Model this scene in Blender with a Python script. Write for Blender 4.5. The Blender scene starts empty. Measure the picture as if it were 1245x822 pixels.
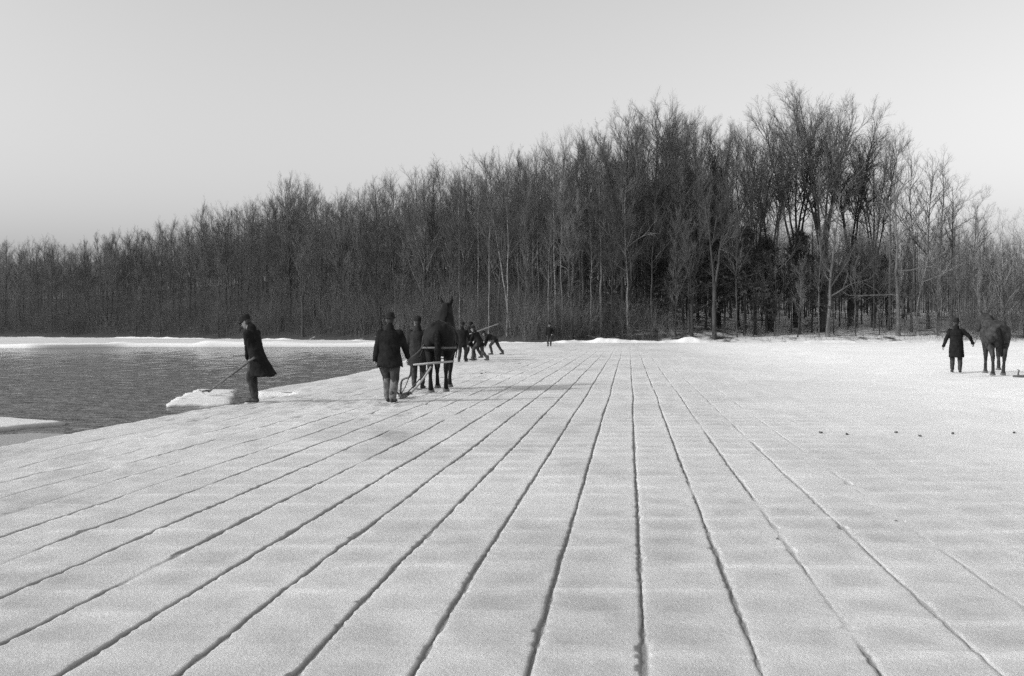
# Ice harvesting on a frozen lake: winter wood, grooved ice field, open channel, men and horses.
import bpy, math, random
import numpy as np
from mathutils import Vector, Matrix, noise as mnoise

SC = bpy.context.scene
COL = SC.collection
R = math.radians
rng = np.random.default_rng(7)
random.seed(7)

CAM_H = 1.55          # eye height over the ice
FPX = 1245.0          # focal length in pixels of the 1245 px wide photograph
CX, HY = 622.5, 397.0 # image centre column, horizon row
WATER_Z = -0.20


def W(px, py, d):
    """point of the place seen at photo pixel (px,py) at distance d along the view axis"""
    return Vector(((px - CX) / FPX * d, d, CAM_H - (py - HY) / FPX * d))


# ------------------------------------------------------------------ scene objects
def link(o, parent=None):
    COL.objects.link(o)
    if parent is not None:
        o.parent = parent
    return o


def tag(o, label=None, cat=None, group=None, kind=None):
    if label: o['label'] = label
    if cat: o['category'] = cat
    if group: o['group'] = group
    if kind: o['kind'] = kind
    return o


def empty(name, loc=(0, 0, 0), rz=0.0):
    o = bpy.data.objects.new(name, None)
    o.location = loc
    o.rotation_euler = (0, 0, rz)
    o.empty_display_size = 0.2
    return link(o)


def np_mesh(name, V, quads=None, tris=None, smooth=True):
    me = bpy.data.meshes.new(name)
    V = np.ascontiguousarray(V, dtype=np.float32).reshape(-1, 3)
    q = np.zeros((0, 4), np.int32) if quads is None else np.ascontiguousarray(quads, dtype=np.int32).reshape(-1, 4)
    t = np.zeros((0, 3), np.int32) if tris is None else np.ascontiguousarray(tris, dtype=np.int32).reshape(-1, 3)
    nl = q.size + t.size
    npoly = len(q) + len(t)
    me.vertices.add(len(V)); me.loops.add(nl); me.polygons.add(npoly)
    me.vertices.foreach_set('co', V.ravel())
    me.loops.foreach_set('vertex_index', np.concatenate([q.ravel(), t.ravel()]).astype(np.int32))
    start = np.concatenate([np.arange(len(q)) * 4, q.size + np.arange(len(t)) * 3]).astype(np.int32)
    me.polygons.foreach_set('loop_start', start)
    me.polygons.foreach_set('use_smooth', np.full(npoly, smooth, dtype=bool))
    me.update(calc_edges=True)
    me.validate()
    return me


def mobj(name, me, mat, parent=None):
    o = bpy.data.objects.new(name, me)
    if mat is not None and not me.materials:
        me.materials.append(mat)
    return link(o, parent)


# ------------------------------------------------------------------ numpy noise
_perm = rng.permutation(512)
_val = rng.random(1024)


def vnoise(x, y):
    xi = np.floor(x).astype(np.int64); yi = np.floor(y).astype(np.int64)
    fx = x - xi; fy = y - yi
    fx = fx * fx * (3 - 2 * fx); fy = fy * fy * (3 - 2 * fy)

    def h(a, b):
        return _val[(_perm[(a & 511)] + (b & 511) * 3 + _perm[((b * 7) & 511)]) & 1023]
    return ((h(xi, yi) * (1 - fx) + h(xi + 1, yi) * fx) * (1 - fy) +
            (h(xi, yi + 1) * (1 - fx) + h(xi + 1, yi + 1) * fx) * fy)


def fbm(x, y, octv=4):
    s = 0; a = 1.0; t = 0
    for i in range(octv):
        s = s + a * (vnoise(x + 13.7 * i, y - 7.1 * i) - 0.5); t += a
        x = x * 2.03; y = y * 2.03; a *= 0.5
    return s / t * 2      # about -1..1


def smooth01(t):
    t = np.clip(t, 0, 1)
    return t * t * (3 - 2 * t)


# ------------------------------------------------------------------ materials
def new_mat(name):
    m = bpy.data.materials.new(name)
    m.use_nodes = True
    nt = m.node_tree
    b = nt.nodes['Principled BSDF']
    return m, nt, b


def g3(v):
    return (v, v, v, 1)


def noisy_mat(name, lo, hi, scale=8.0, rough=0.85, bump=0.0, bscale=30.0, stretch=(1, 1, 1), spec=0.3, rnd=0.0, coord='Object', detail=4):
    """grey surface whose tone wanders between lo and hi; rnd adds a per-object factor"""
    m, nt, b = new_mat(name)
    N = nt.nodes; L = nt.links
    tc = N.new('ShaderNodeTexCoord')
    mp = N.new('ShaderNodeMapping'); mp.inputs['Scale'].default_value = stretch
    L.new(tc.outputs[coord], mp.inputs['Vector'])
    tx = N.new('ShaderNodeTexNoise'); tx.inputs['Scale'].default_value = scale; tx.inputs['Detail'].default_value = detail
    L.new(mp.outputs[0], tx.inputs['Vector'])
    mr = N.new('ShaderNodeMapRange')
    mr.inputs['From Min'].default_value = 0.3; mr.inputs['From Max'].default_value = 0.7
    mr.inputs['To Min'].default_value = lo; mr.inputs['To Max'].default_value = hi
    L.new(tx.outputs['Fac'], mr.inputs['Value'])
    out = mr.outputs[0]
    if rnd > 0:
        oi = N.new('ShaderNodeObjectInfo')
        r2 = N.new('ShaderNodeMapRange')
        r2.inputs['To Min'].default_value = 1 - rnd; r2.inputs['To Max'].default_value = 1 + rnd
        L.new(oi.outputs['Random'], r2.inputs['Value'])
        mu = N.new('ShaderNodeMath'); mu.operation = 'MULTIPLY'
        L.new(out, mu.inputs[0]); L.new(r2.outputs[0], mu.inputs[1])
        out = mu.outputs[0]
    cc = N.new('ShaderNodeCombineColor')
    for i in range(3):
        L.new(out, cc.inputs[i])
    L.new(cc.outputs[0], b.inputs['Base Color'])
    b.inputs['Roughness'].default_value = rough
    b.inputs['Specular IOR Level'].default_value = spec
    if bump > 0:
        t2 = N.new('ShaderNodeTexNoise'); t2.inputs['Scale'].default_value = bscale; t2.inputs['Detail'].default_value = 5
        L.new(mp.outputs[0], t2.inputs['Vector'])
        bp = N.new('ShaderNodeBump'); bp.inputs['Strength'].default_value = 0.7; bp.inputs['Distance'].default_value = bump
        L.new(t2.outputs['Fac'], bp.inputs['Height'])
        L.new(bp.outputs[0], b.inputs['Normal'])
    return m


M = {}
M['bark'] = noisy_mat('bark', 0.024, 0.060, 1.6, 0.9, 0.012, 9, (3, 3, .5), rnd=0.45)
M['pale_bark'] = noisy_mat('pale_bark', 0.09, 0.34, 1.2, 0.85, 0.01, 7, (1, 1, 2.5), rnd=0.3)
M['grey_bark'] = noisy_mat('grey_bark', 0.06, 0.17, 1.2, 0.9, 0.01, 7, (2, 2, .7), rnd=0.4)
M['twigs'] = noisy_mat('twigs', 0.062, 0.14, .6, 0.95, rnd=0.35)
M['pale_twigs'] = noisy_mat('pale_twigs', 0.13, 0.26, .6, 0.95, rnd=0.3)  # tone raised to paint a light fogging over the right-end trees
M['wood_mass'] = noisy_mat('wood_mass', 0.045, 0.10, .2, 0.95)
M['brush'] = noisy_mat('brush', 0.062, 0.145, .25, 0.95)
M['needles'] = noisy_mat('needles', 0.028, 0.06, .9, 0.9)
M['wool'] = noisy_mat('dark_wool', 0.008, 0.019, 7, 0.95, 0.004, 60, spec=0.08)
M['wool2'] = noisy_mat('grey_wool', 0.016, 0.034, 7, 0.95, 0.004, 60, spec=0.15)
M['trouser'] = noisy_mat('trouser_cloth', 0.020, 0.06, 9, 0.95, 0.004, 60, spec=0.15)
M['felt'] = noisy_mat('hat_felt', 0.008, 0.018, 12, 0.9, spec=0.2)
M['gaiter'] = noisy_mat('canvas_gaiter', 0.07, 0.17, 14, 0.95, 0.004, 50, spec=0.15)
M['leather'] = noisy_mat('boot_leather', 0.012, 0.035, 15, 0.6, spec=0.35)
M['skin'] = noisy_mat('skin', 0.13, 0.2, 20, 0.6)
M['eye'] = noisy_mat('eye', 0.02, 0.03, 20, 0.3)
M['hair'] = noisy_mat('hair', 0.015, 0.04, 30, 0.7)
M['coat_bay'] = noisy_mat('dark_horse_coat', 0.006, 0.014, 3, 0.7, 0.004, 40, spec=0.12)
M['coat_dun'] = noisy_mat('dapple_horse_coat', 0.010, 0.055, 9, 0.75, 0.006, 30, spec=0.15)
M['hoof'] = noisy_mat('hoof', 0.07, 0.16, 20, 0.6)
M['mane'] = noisy_mat('mane_hair', 0.006, 0.014, 30, 0.9, spec=.1)
M['strap'] = noisy_mat('harness_leather', 0.07, 0.13, 20, 0.6)
M['dark_strap'] = noisy_mat('dark_harness', 0.015, 0.035, 20, 0.6)
M['ash_wood'] = noisy_mat('ash_wood', 0.24, 0.42, 6, 0.7, stretch=(1, 1, 6))
M['dark_wood'] = noisy_mat('weathered_wood', 0.05, 0.12, 6, 0.8, stretch=(1, 1, 6))
M['iron'] = noisy_mat('iron', 0.03, 0.07, 14, 0.5)
M['dung'] = noisy_mat('dung', 0.05, 0.11, 30, 0.95)


# ------------------------------------------------------------------ tubes
def tube_arrays(P, Rr, n, base=0):
    """P (B,m,3) centre lines, Rr (B,m) radii -> verts, quads"""
    B, m, _ = P.shape
    d = P[:, -1] - P[:, 0]
    d /= (np.linalg.norm(d, axis=1, keepdims=True) + 1e-9)
    ref = np.tile(np.array([0.31, 0.95, 0.05]), (B, 1))
    ref[np.abs(d[:, 1]) > 0.8] = np.array([0.95, 0.1, 0.3])
    a = np.cross(d, ref); a /= (np.linalg.norm(a, axis=1, keepdims=True) + 1e-9)
    b = np.cross(d, a)
    ang = np.arange(n) * 2 * np.pi / n
    ring = (np.cos(ang)[None, :, None] * a[:, None, :] + np.sin(ang)[None, :, None] * b[:, None, :])   # B,n,3
    V = P[:, :, None, :] + Rr[:, :, None, None] * ring[:, None, :, :]
    V = V.reshape(-1, 3)
    i = np.arange(B)[:, None, None] * (m * n) + np.arange(m - 1)[None, :, None] * n + np.arange(n)[None, None, :]
    j = np.arange(B)[:, None, None] * (m * n) + np.arange(m - 1)[None, :, None] * n + (np.arange(n) + 1)[None, None, :] % n
    Q = np.stack([i, j, j + n, i + n], -1).reshape(-1, 4) + base
    return V, Q


class Acc:
    def __init__(s):
        s.V = []; s.Q = []; s.T = []; s.n = 0

    def tubes(s, P, Rr, n):
        if len(P) == 0:
            return
        V, Q = tube_arrays(np.asarray(P, float), np.asarray(Rr, float), n, s.n)
        s.V.append(V); s.Q.append(Q); s.n += len(V)

    def add(s, V, Q=None, T=None):
        if Q is not None and len(Q): s.Q.append(np.asarray(Q) + s.n)
        if T is not None and len(T): s.T.append(np.asarray(T) + s.n)
        s.V.append(V); s.n += len(V)

    def arrays(s):
        V = np.concatenate(s.V) if s.V else np.zeros((0, 3))
        Q = np.concatenate(s.Q) if s.Q else np.zeros((0, 4), int)
        T = np.concatenate(s.T) if s.T else np.zeros((0, 3), int)
        return V, Q, T

    def mesh(s, name, smooth=True):
        return np_mesh(name, *s.arrays(), smooth=smooth)


def nrm(v):
    return v / (np.linalg.norm(v, axis=-1, keepdims=True) + 1e-9)


def spawn(g, P, Rr, k, t0, t1, a0, a1, length, m, up, rad, jit=0.06, taper=0.5):
    """children of every path: k each between t0..t1, leaving at a0..a1 rad, bending upward"""
    B, mp, _ = P.shape
    t = t0 + (t1 - t0) * (np.arange(k)[None, :] + g.random((B, k))) / k
    x = t * (mp - 1); i = np.clip(np.floor(x).astype(int), 0, mp - 2); f = (x - i)[..., None]
    bi = np.arange(B)[:, None]
    p = P[bi, i] * (1 - f) + P[bi, i + 1] * f
    tg = nrm(P[bi, i + 1] - P[bi, i])
    pr = Rr[bi, i] * (1 - f[..., 0]) + Rr[bi, i + 1] * f[..., 0]
    p = p.reshape(-1, 3); tg = tg.reshape(-1, 3); pr = pr.reshape(-1); tt = t.reshape(-1)
    n = len(p)
    rv = nrm(g.normal(size=(n, 3)))
    perp = nrm(np.cross(tg, rv))
    ang = a0 + (a1 - a0) * g.random(n)
    d = tg * np.cos(ang)[:, None] + perp * np.sin(ang)[:, None]
    L = (length if np.isscalar(length) else np.repeat(length, k)) * (1 - taper * (tt - t0) / max(t1 - t0, 1e-6)) * (0.65 + 0.7 * g.random(n))
    pts = [p]
    cur = p
    for q in range(1, m):
        d = nrm(d + np.array([0, 0, up]) + g.normal(size=(n, 3)) * jit * 2)
        cur = cur + d * (L / (m - 1))[:, None]
        pts.append(cur)
    C = np.stack(pts, 1)
    r0 = np.minimum(rad * (0.7 + 0.6 * g.random(n)) * (L / np.mean(L)) ** 0.5, pr * 0.8)
    CR = r0[:, None] * np.linspace(1, 0.35, m)[None, :]
    return C, CR, L


def stem_path(g, H, m, lean=(0, 0), wob=0.02, z0=-0.4):
    z = np.linspace(z0, H, m)
    t = np.clip(z / H, 0, 1)
    wx = np.cumsum(g.normal(size=m)) * wob * H / m ** 0.5 * 0.6
    wy = np.cumsum(g.normal(size=m)) * wob * H / m ** 0.5 * 0.6
    wx -= wx[0]; wy -= wy[0]
    return np.stack([wx + lean[0] * H * t ** 1.3, wy + lean[1] * H * t ** 1.3, z], 1)


def gen_tree(seed, H=20.0, r0=0.17, style='pole', crown0=0.42, n1=24, n2=7, n3=8, spread=0.20, stems=1, twr=0.0065, lean=(0, 0), a_lo=0.45, a_hi=0.95, up=0.16, lod=0):
    """returns (trunk Acc, crown Acc)"""
    g = np.random.default_rng(seed)
    T = Acc(); C = Acc()
    paths = []
    m = 14
    main = stem_path(g, H * (0.90 if stems == 1 else 0.5), m, lean)
    if stems == 1:
        rr = r0 * (1 - 0.88 * np.linspace(0, 1, m) ** 0.9)
        rr[0] *= 1.35
        paths.append((main, rr))
    else:
        fk = 0.24 + 0.1 * g.random()
        cut = stem_path(g, H * fk, 8, lean)
        rr = r0 * np.linspace(1.3, 0.9, 8)
        paths.append((cut, rr))
        az0 = g.random() * 6.28
        for s in range(stems):
            az = az0 + s * 2 * np.pi / stems + g.normal() * 0.3
            top = np.array([np.cos(az), np.sin(az), 0]) * H * spread * (0.55 + 0.5 * g.random())
            q = np.linspace(0, 1, m)
            hh = H * (0.80 + 0.14 * g.random())
            P = cut[-2][None, :] + (0.35 * q + 0.65 * q ** 1.9)[:, None] * top[None, :]
            P[:, 2] = cut[-2][2] + (hh - cut[-2][2]) * q ** 1.05
            P[:, :2] += np.cumsum(g.normal(size=(m, 2)), 0) * 0.05
            paths.append((P, r0 * (0.62 if stems > 3 else .68) * (1 - 0.88 * q ** .8)))
    for P, rr in paths:
        T.tubes(P[None], rr[None], 8 if lod == 0 else 5)
    crown_paths = paths if stems == 1 else paths[1:]
    for P, rr in crown_paths:
        P = P[None]; rr = rr[None]
        t0 = crown0 if stems == 1 else 0.32
        k = n1 if stems == 1 else max(12, int(n1 * 2.4 / stems))
        B1, R1, L1 = spawn(g, P, rr, k, t0, 0.985, a_lo, a_hi, H * spread * (1.25 if stems == 1 else 1.0), 7, up, r0 * (0.26 if stems == 1 else .17), 0.07, taper=0.45)
        C.tubes(B1, R1, 4 if lod == 0 else 3)
        B2, R2, L2 = spawn(g, B1, R1, n2, 0.2, 1.0, 0.35, 0.8, L1 * 0.50, 5, up * 0.8, r0 * 0.085, 0.09)
        C.tubes(B2, R2, 3)
        if n3:
            B3, R3, L3 = spawn(g, B2, R2, n3, 0.15, 1.0, 0.3, 0.8, np.maximum(L2 * 0.55, 0.45), 3, up * 0.6, twr, 0.1)
            R3 = np.maximum(R3, twr * 0.5)
            C.tubes(B3, R3, 3)
        # leader twigs
        B4, R4, L4 = spawn(g, P, rr, 14, 0.8, 1.0, 0.2, 0.6, H * 0.06, 4, 0.15, 0.02)
        C.tubes(B4, R4, 3)
        # dead twigs low on the stem
        if style == 'pole' and lod == 0:
            B5, R5, L5 = spawn(g, P, rr, 16, 0.06, crown0, 0.8, 1.4, H * 0.09, 5, 0.05, 0.016, 0.12)
            C.tubes(B5, R5, 3)
            B6, R6, _ = spawn(g, B5, R5, 9, 0.15, 1, 0.4, 0.9, 0.75, 3, 0.06, 0.006)
            C.tubes(B6, R6, 3)
    return T, C


def gen_limby(seed, H, r0, limbs, lean=(0, 0)):
    """open pale tree with a few long crooked limbs. limbs: (t, azimuth, length, rise)"""
    g = np.random.default_rng(seed)
    T = Acc(); C = Acc()
    P = stem_path(g, H, 16, lean, 0.025)
    rr = r0 * (1 - 0.9 * np.linspace(0, 1, 16) ** 0.9); rr[0] *= 1.4
    T.tubes(P[None], rr[None], 8)
    for t, az, Ln, rise in limbs:
        x = t * 15; i = int(x); p = P[i] + (P[min(i + 1, 15)] - P[i]) * (x - i)
        d = np.array([np.cos(az), np.sin(az), rise]); d /= np.linalg.norm(d)
        pts = [p]
        for q in range(8):
            d = nrm(d + g.normal(size=3) * 0.14 + np.array([0, 0, 0.03])); pts.append(pts[-1] + d * Ln / 8)
        B1 = np.array(pts)[None]; R1 = (r0 * 0.42 * np.linspace(1, 0.2, 9))[None]
        C.tubes(B1, R1, 6)
        B2, R2, L2 = spawn(g, B1, R1, 8, 0.3, 1, 0.4, 1.0, Ln * 0.35, 5, 0.08, 0.03, 0.1)
        C.tubes(B2, R2, 4)
        B3, R3, L3 = spawn(g, B2, R2, 7, 0.2, 1, 0.4, 0.9, 0.7, 4, 0.05, 0.009, 0.1)
        C.tubes(B3, R3, 3)
    B1, R1, L1 = spawn(g, P[None], rr[None], 16, 0.4, 1, 0.5, 1.0, H * 0.14, 6, 0.12, 0.045)
    C.tubes(B1, R1, 4)
    B2, R2, L2 = spawn(g, B1, R1, 7, 0.2, 1, 0.4, 0.9, L1 * 0.5, 4, 0.08, 0.016)
    C.tubes(B2, R2, 3)
    B3, R3, L3 = spawn(g, B2, R2, 6, 0.2, 1, 0.4, 0.9, 0.5, 3, 0.05, 0.006)
    C.tubes(B3, R3, 3)
    return T, C


def gen_hemlock(seed, H, r0=0.14):
    g = np.random.default_rng(seed)
    T = Acc(); C = Acc()
    P = stem_path(g, H, 10, (0, 0), 0.01); rr = r0 * (1 - 0.9 * np.linspace(0, 1, 10))
    T.tubes(P[None], rr[None], 7)
    B1, R1, L1 = spawn(g, P[None], rr[None], 64, 0.30, 0.99, 1.1, 1.7, H * 0.30, 6, -0.03, 0.03, 0.07, taper=0.85)
    C.tubes(B1, R1, 3)
    B2, R2, L2 = spawn(g, B1, R1, 9, 0.15, 1, 0.5, 1.0, L1 * 0.42, 4, -0.05, 0.010, 0.08)
    C.tubes(B2, R2, 3)
    # needle sprays: thin wedges along the twigs
    S = B2.reshape(-1, 4, 3)
    k = 9
    n = len(S)
    t = g.random((n, k)) * 2.99; i = t.astype(int); f = (t - i)[..., None]
    bi = np.arange(n)[:, None]
    p = (S[bi, i] * (1 - f) + S[bi, i + 1] * f).reshape(-1, 3)
    tg = np.repeat(nrm(S[:, -1] - S[:, 0]), k, 0)
    d = nrm(tg + g.normal(size=p.shape) * 0.7 + np.array([0, 0, -0.15])) * (0.18 + 0.25 * g.random((len(p), 1)))
    w = nrm(np.cross(d, g.normal(size=p.shape))) * 0.035
    V = np.stack([p - w * 0.4, p + d * 0.5 - w, p + d, p + d * 0.5 + w], 1).reshape(-1, 3)
    Q = np.arange(len(p) * 4).reshape(-1, 4)
    C.add(V, Q)
    return T, C


# ================================================================== SETTING
SLOPE = 142.5 / FPX                 # the ruled grooves run 6.5 degrees right of the view axis
G0, GS = 0.078, 0.5225              # first groove offset and groove spacing (m)
KMIN, KMAX = -16, 7
EDGE_D = np.array([-60, 8, 13.3, 16.1, 19, 21, 22.4, 22.9, 24.0, 24.6, 24.95, 26, 28, 32.8, 37.8, 47, 60, 88, 88.6, 400.])
EDGE_X = np.array([-16, -7.6, -6.66, -6.37, -5.95, -5.55, -5.62, -5.12, -5.02, -5.30, -6.22, -6.18, -5.9, -5.33, -5.08, -4.97, -4.8, -4.6, -4.6, -4.6])


def edge_x(y):
    e = np.interp(y, EDGE_D, EDGE_X)
    return e + 0.05 * fbm(y * 2.2, y * 0 + 3.3, 4) + 0.02 * fbm(y * 9, y * 0 + 8.3, 3)


def ysh(x):
    return np.interp(x, [-400, -120, -75, -46, -15, 1.4, 49, 100, 400], [300, 178, 151, 134, 113, 98, 98.5, 97, 110]) + 0.8 * fbm(np.asarray(x) * 0.12, np.asarray(x) * 0 + 1.7, 3)


def ground(x, y):
    x = np.asarray(x, float); y = np.asarray(y, float)
    s = y - ysh(x)
    hmax = np.interp(x, [-400, -95, -45, -10, 12, 24, 32, 60, 400], [8, 8.5, 14, 16, 13, 6, 4.2, 4, 4])
    slope = np.interp(x, [-400, 5, 25, 400], [.27, .27, .17, .17])
    up = np.clip(s - 1, 0, None)
    z = np.where(s < 1, -0.7 + 0.37 * np.clip(s + 2, 0, 3), 0.41 + hmax * (1 - np.exp(-up * slope / hmax)))
    return z + 0.35 * fbm(x * 0.22, y * 0.22, 3) * smooth01((s - 0.5) / 4)


def shade_attr(me, name, vals):
    a = me.attributes.new(name, 'FLOAT', 'POINT')
    a.data.foreach_set('value', np.ascontiguousarray(vals, dtype=np.float32).ravel())


def snow_material():
    m, nt, b = new_mat('snow_covered_ice')
    N = nt.nodes; L = nt.links
    at = N.new('ShaderNodeAttribute'); at.attribute_name = 'tone'
    geo = N.new('ShaderNodeNewGeometry')
    n1 = N.new('ShaderNodeTexNoise'); n1.inputs['Scale'].default_value = 22; n1.inputs['Detail'].default_value = 7; n1.inputs['Roughness'].default_value = 0.8
    L.new(geo.outputs['Position'], n1.inputs['Vector'])
    n2 = N.new('ShaderNodeTexNoise'); n2.inputs['Scale'].default_value = 90; n2.inputs['Detail'].default_value = 4
    L.new(geo.outputs['Position'], n2.inputs['Vector'])
    mr = N.new('ShaderNodeMapRange'); mr.inputs['From Min'].default_value = 0.3; mr.inputs['From Max'].default_value = 0.7
    mr.inputs['To Min'].default_value = 0.93; mr.inputs['To Max'].default_value = 1.06
    L.new(n1.outputs['Fac'], mr.inputs['Value'])
    mr2 = N.new('ShaderNodeMapRange'); mr2.inputs['From Min'].default_value = 0.3; mr2.inputs['From Max'].default_value = 0.7
    mr2.inputs['To Min'].default_value = 0.95; mr2.inputs['To Max'].default_value = 1.05
    L.new(n2.outputs['Fac'], mr2.inputs['Value'])
    mu = N.new('ShaderNodeMath'); mu.operation = 'MULTIPLY'
    L.new(at.outputs['Fac'], mu.inputs[0]); L.new(mr.outputs[0], mu.inputs[1])
    mu2 = N.new('ShaderNodeMath'); mu2.operation = 'MULTIPLY'; mu2.use_clamp = True
    L.new(mu.outputs[0], mu2.inputs[0]); L.new(mr2.outputs[0], mu2.inputs[1])
    cc = N.new('ShaderNodeCombineColor')
    for i in range(3): L.new(mu2.outputs[0], cc.inputs[i])
    L.new(cc.outputs[0], b.inputs['Base Color'])
    b.inputs['Roughness'].default_value = 0.8
    b.inputs['Specular IOR Level'].default_value = 0.15
    ad = N.new('ShaderNodeMath'); ad.operation = 'ADD'
    L.new(n1.outputs['Fac'], ad.inputs[0])
    m3 = N.new('ShaderNodeMath'); m3.operation = 'MULTIPLY'; m3.inputs[1].default_value = 0.35
    L.new(n2.outputs['Fac'], m3.inputs[0]); L.new(m3.outputs[0], ad.inputs[1])
    bp = N.new('ShaderNodeBump'); bp.inputs['Strength'].default_value = 0.7; bp.inputs['Distance'].default_value = 0.022
    L.new(ad.outputs[0], bp.inputs['Height']); L.new(bp.outputs[0], b.inputs['Normal'])
    return m


M['snow'] = snow_material()
SNOW = 0.57


def build_ice():
    # rows: dense near the camera, thinning with distance
    near = FPX * CAM_H / np.arange(470, 19.5, -0.8)
    rows = np.concatenate([np.arange(-40, 4.0, 1.5), near, np.array([99, 103, 110, 125, 150, 180])])
    rows = np.unique(np.round(rows, 4))
    offs = np.array([-.20, -.14, -.09, -.055, -.03, -.018, -.012, -.008, -.003, .003, .008, .012, .018, .03, .055, .09, .14, .20, .2612])
    cols = []; kk = []; oo = []
    for k in range(KMIN, KMAX + 1):
        for o in offs:
            cols.append(G0 + GS * k + o); kk.append(k); oo.append(o)
    left = G0 + GS * KMIN - 0.26 - np.array([1.2, .9, .6, .3, .1])
    left = np.concatenate([left[:1] - np.array([40, 25, 15, 9, 5, 3, 1.5, .6]), left])
    r0 = G0 + GS * KMAX + 0.2612
    right = r0 + np.cumsum(0.12 * 1.06 ** np.arange(70)) ; right = np.concatenate([right, right[-1] + np.array([10, 25, 50, 90, 160])])
    U = np.concatenate([left, cols, right])
    K = np.concatenate([np.full(len(left), 999), kk, np.full(len(right), 999)])
    O = np.concatenate([np.full(len(left), 9.), oo, np.full(len(right), 9.)])
    Y, UU = np.meshgrid(rows, U, indexing='ij')
    KK = np.broadcast_to(K, Y.shape); OO = np.broadcast_to(O, Y.shape).copy()
    isg = KK < 900
    # ragged width and faint wander of every saw line
    kf = np.where(isg, KK, 0).astype(float)
    wsc = np.clip(0.95 + 0.7 * fbm(Y * 1.7, kf * 17.3, 3) + 1.0 * fbm(Y * 11, kf * 11.3, 3), .4, 1.7)
    inner = isg & (np.abs(OO) < 0.025)
    UU = UU + np.where(inner, OO * (wsc - 1), 0)
    wob = 0.022 * fbm(UU * 0.25 + 5, Y * 0.22, 2) + np.where(inner, 0.006 * fbm(Y * 4.0, kf * 5.1, 3), 0)
    X = UU + SLOPE * Y + wob
    E = edge_x(Y)
    clamped = X < E
    X = np.where(clamped, E, X)
    # groove strength
    s_k = {-16: .15, -15: .2, -14: .25, -13: .30, -12: .36, -11: .42, -10: .5, -9: .58, -8: .66, -7: .74, -6: .85, -5: .93, -4: 1, -3: 1, -2: 1, -1: 1, 0: 1, 1: .92, 2: .7, 3: .46, 4: .28, 5: .14, 6: .05, 7: 0}
    base = np.array([s_k.get(int(k), 0) for k in K])
    ST = np.broadcast_to(base, Y.shape)
    nz = fbm(Y * 0.9, kf * 7.7 + 2, 4)
    fillv = np.where(ST > 0.92, 1 - 0.35 * smooth01(-nz - 0.05), smooth01((nz + 0.75 * ST) / 0.55)) * np.clip(ST * 1.1, 0, 1)
    fillv = np.where(kf < -4, np.maximum(fillv, (0.30 + 0.25 * nz) * np.clip(ST * 2.2, 0, 1)), fillv)
    fillv = fillv * np.clip(1.1 - 0.12 * np.clip(Y - 35, 0, None) / 10, 0.1, 1)
    bury = np.where(Y < 30, 1, np.exp(-(Y - 30) / 45))
    fillv = np.where(isg, fillv * bury, 0)
    a = np.abs(OO)
    prof = np.where(a < 0.009, -1.0, np.where(a < 0.013, -0.6, np.where(a < 0.02, -0.12, 0.0)))
    groove = np.where(isg, prof, 0) * fillv * 0.017 * (0.9 + 0.5 * nz)
    # snow relief
    V0 = Y * 1.0
    band = np.sin(2 * np.pi * (V0 / 0.585 + 0.25 * fbm(X * 0.4, Y * 0.3, 2) + 0.1 * fbm(X * 2, Y * 2, 2)))
    cell = np.where(isg, smooth01((np.abs(((UU - G0) / GS + 0.5) % 1 - 0.5) * -1 + 0.5) * 4), 0)
    cell = np.abs(((UU - G0) / GS) % 1 - 0.5) * 2          # 1 on the groove, 0 mid cell
    mid = smooth01((0.85 - cell) / 0.5)
    mask = smooth01(0.5 + 1.2 * fbm(X * 0.35 + 9, Y * 0.35, 3))
    fieldw = smooth01((UU + 8.5) / 3) * smooth01((5.5 - UU) / 3)
    Z = 0.012 * fbm(X * 0.9, Y * 0.9, 3) + 0.0035 * fbm(X * 5, Y * 5, 3) + 0.003 * fbm(X * 17, Y * 17, 3)
    Z += 0.004 * band * fieldw * (0.4 + 0.6 * mask) * mid
    rough_l = smooth01((-UU - 3.0) / 4)                    # trampled, crusty snow toward the channel
    Z += rough_l * (0.018 * fbm(X * 2.6, Y * 1.3, 3) + 0.012 * fbm(X * 7, Y * 4, 3))
    rough_r = smooth01((UU - 3) / 4)
    Z += rough_r * 0.016 * fbm(X * 2.2, Y * 2.2, 3)
    Z += groove
    Z -= 0.03 * smooth01((E + 0.10 - X) / 0.1)
    # tone: wind-scoured patches mid cell, wet ice in the saw lines
    tone = SNOW - 0.022 * smooth01((2.5 - UU) / 3.0) * smooth01((26 - Y) / 14) + 0.045 * fbm(X * 0.5, Y * 0.25, 4) + 0.045 * fbm(X * 3, Y * 1.2, 4) * (1 + 0.6 * smooth01((-UU - 2) / 4))
    tone = tone - 0.085 * fieldw * mid * smooth01(0.5 - 0.9 * band) * (0.30 + 0.7 * mask) * (0.75 + 0.5 * fbm(X * 4, Y * 5, 3))
    # crisp cross scores: thin crusts of pushed-up snow, broken along their length
    br = smooth01(0.45 + 1.6 * fbm(X * 1.6 + 31, Y * 2.6, 3))
    tone = tone + 0.075 * fieldw * np.exp(-((1 - band) / 0.16) ** 2) * br * np.where(Y < 30, 1, .3)
    Z += 0.006 * fieldw * np.exp(-((1 - band) / 0.16) ** 2) * br
    # scraped and drifted patches
    tone = tone - 0.07 * smooth01((fbm(X * 1.1 + 60, Y * 0.55, 4) - 0.12) / 0.3) * smooth01((3.5 - UU) / 3) + 0.04 * smooth01((fbm(X * 0.8 + 90, Y * 0.5, 4) - 0.1) / 0.3)
    tone = tone + 0.045 * fbm(X * 11, Y * 7, 3)
    tone = tone + 0.22 * smooth01((UU - 1.0) / 9)  # snow painted lighter toward the right, imitating light fogging
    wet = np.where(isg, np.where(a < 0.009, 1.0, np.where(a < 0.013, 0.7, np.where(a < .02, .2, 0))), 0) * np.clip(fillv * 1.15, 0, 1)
    tone = tone * (1 - wet) + 0.25 * wet
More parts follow.
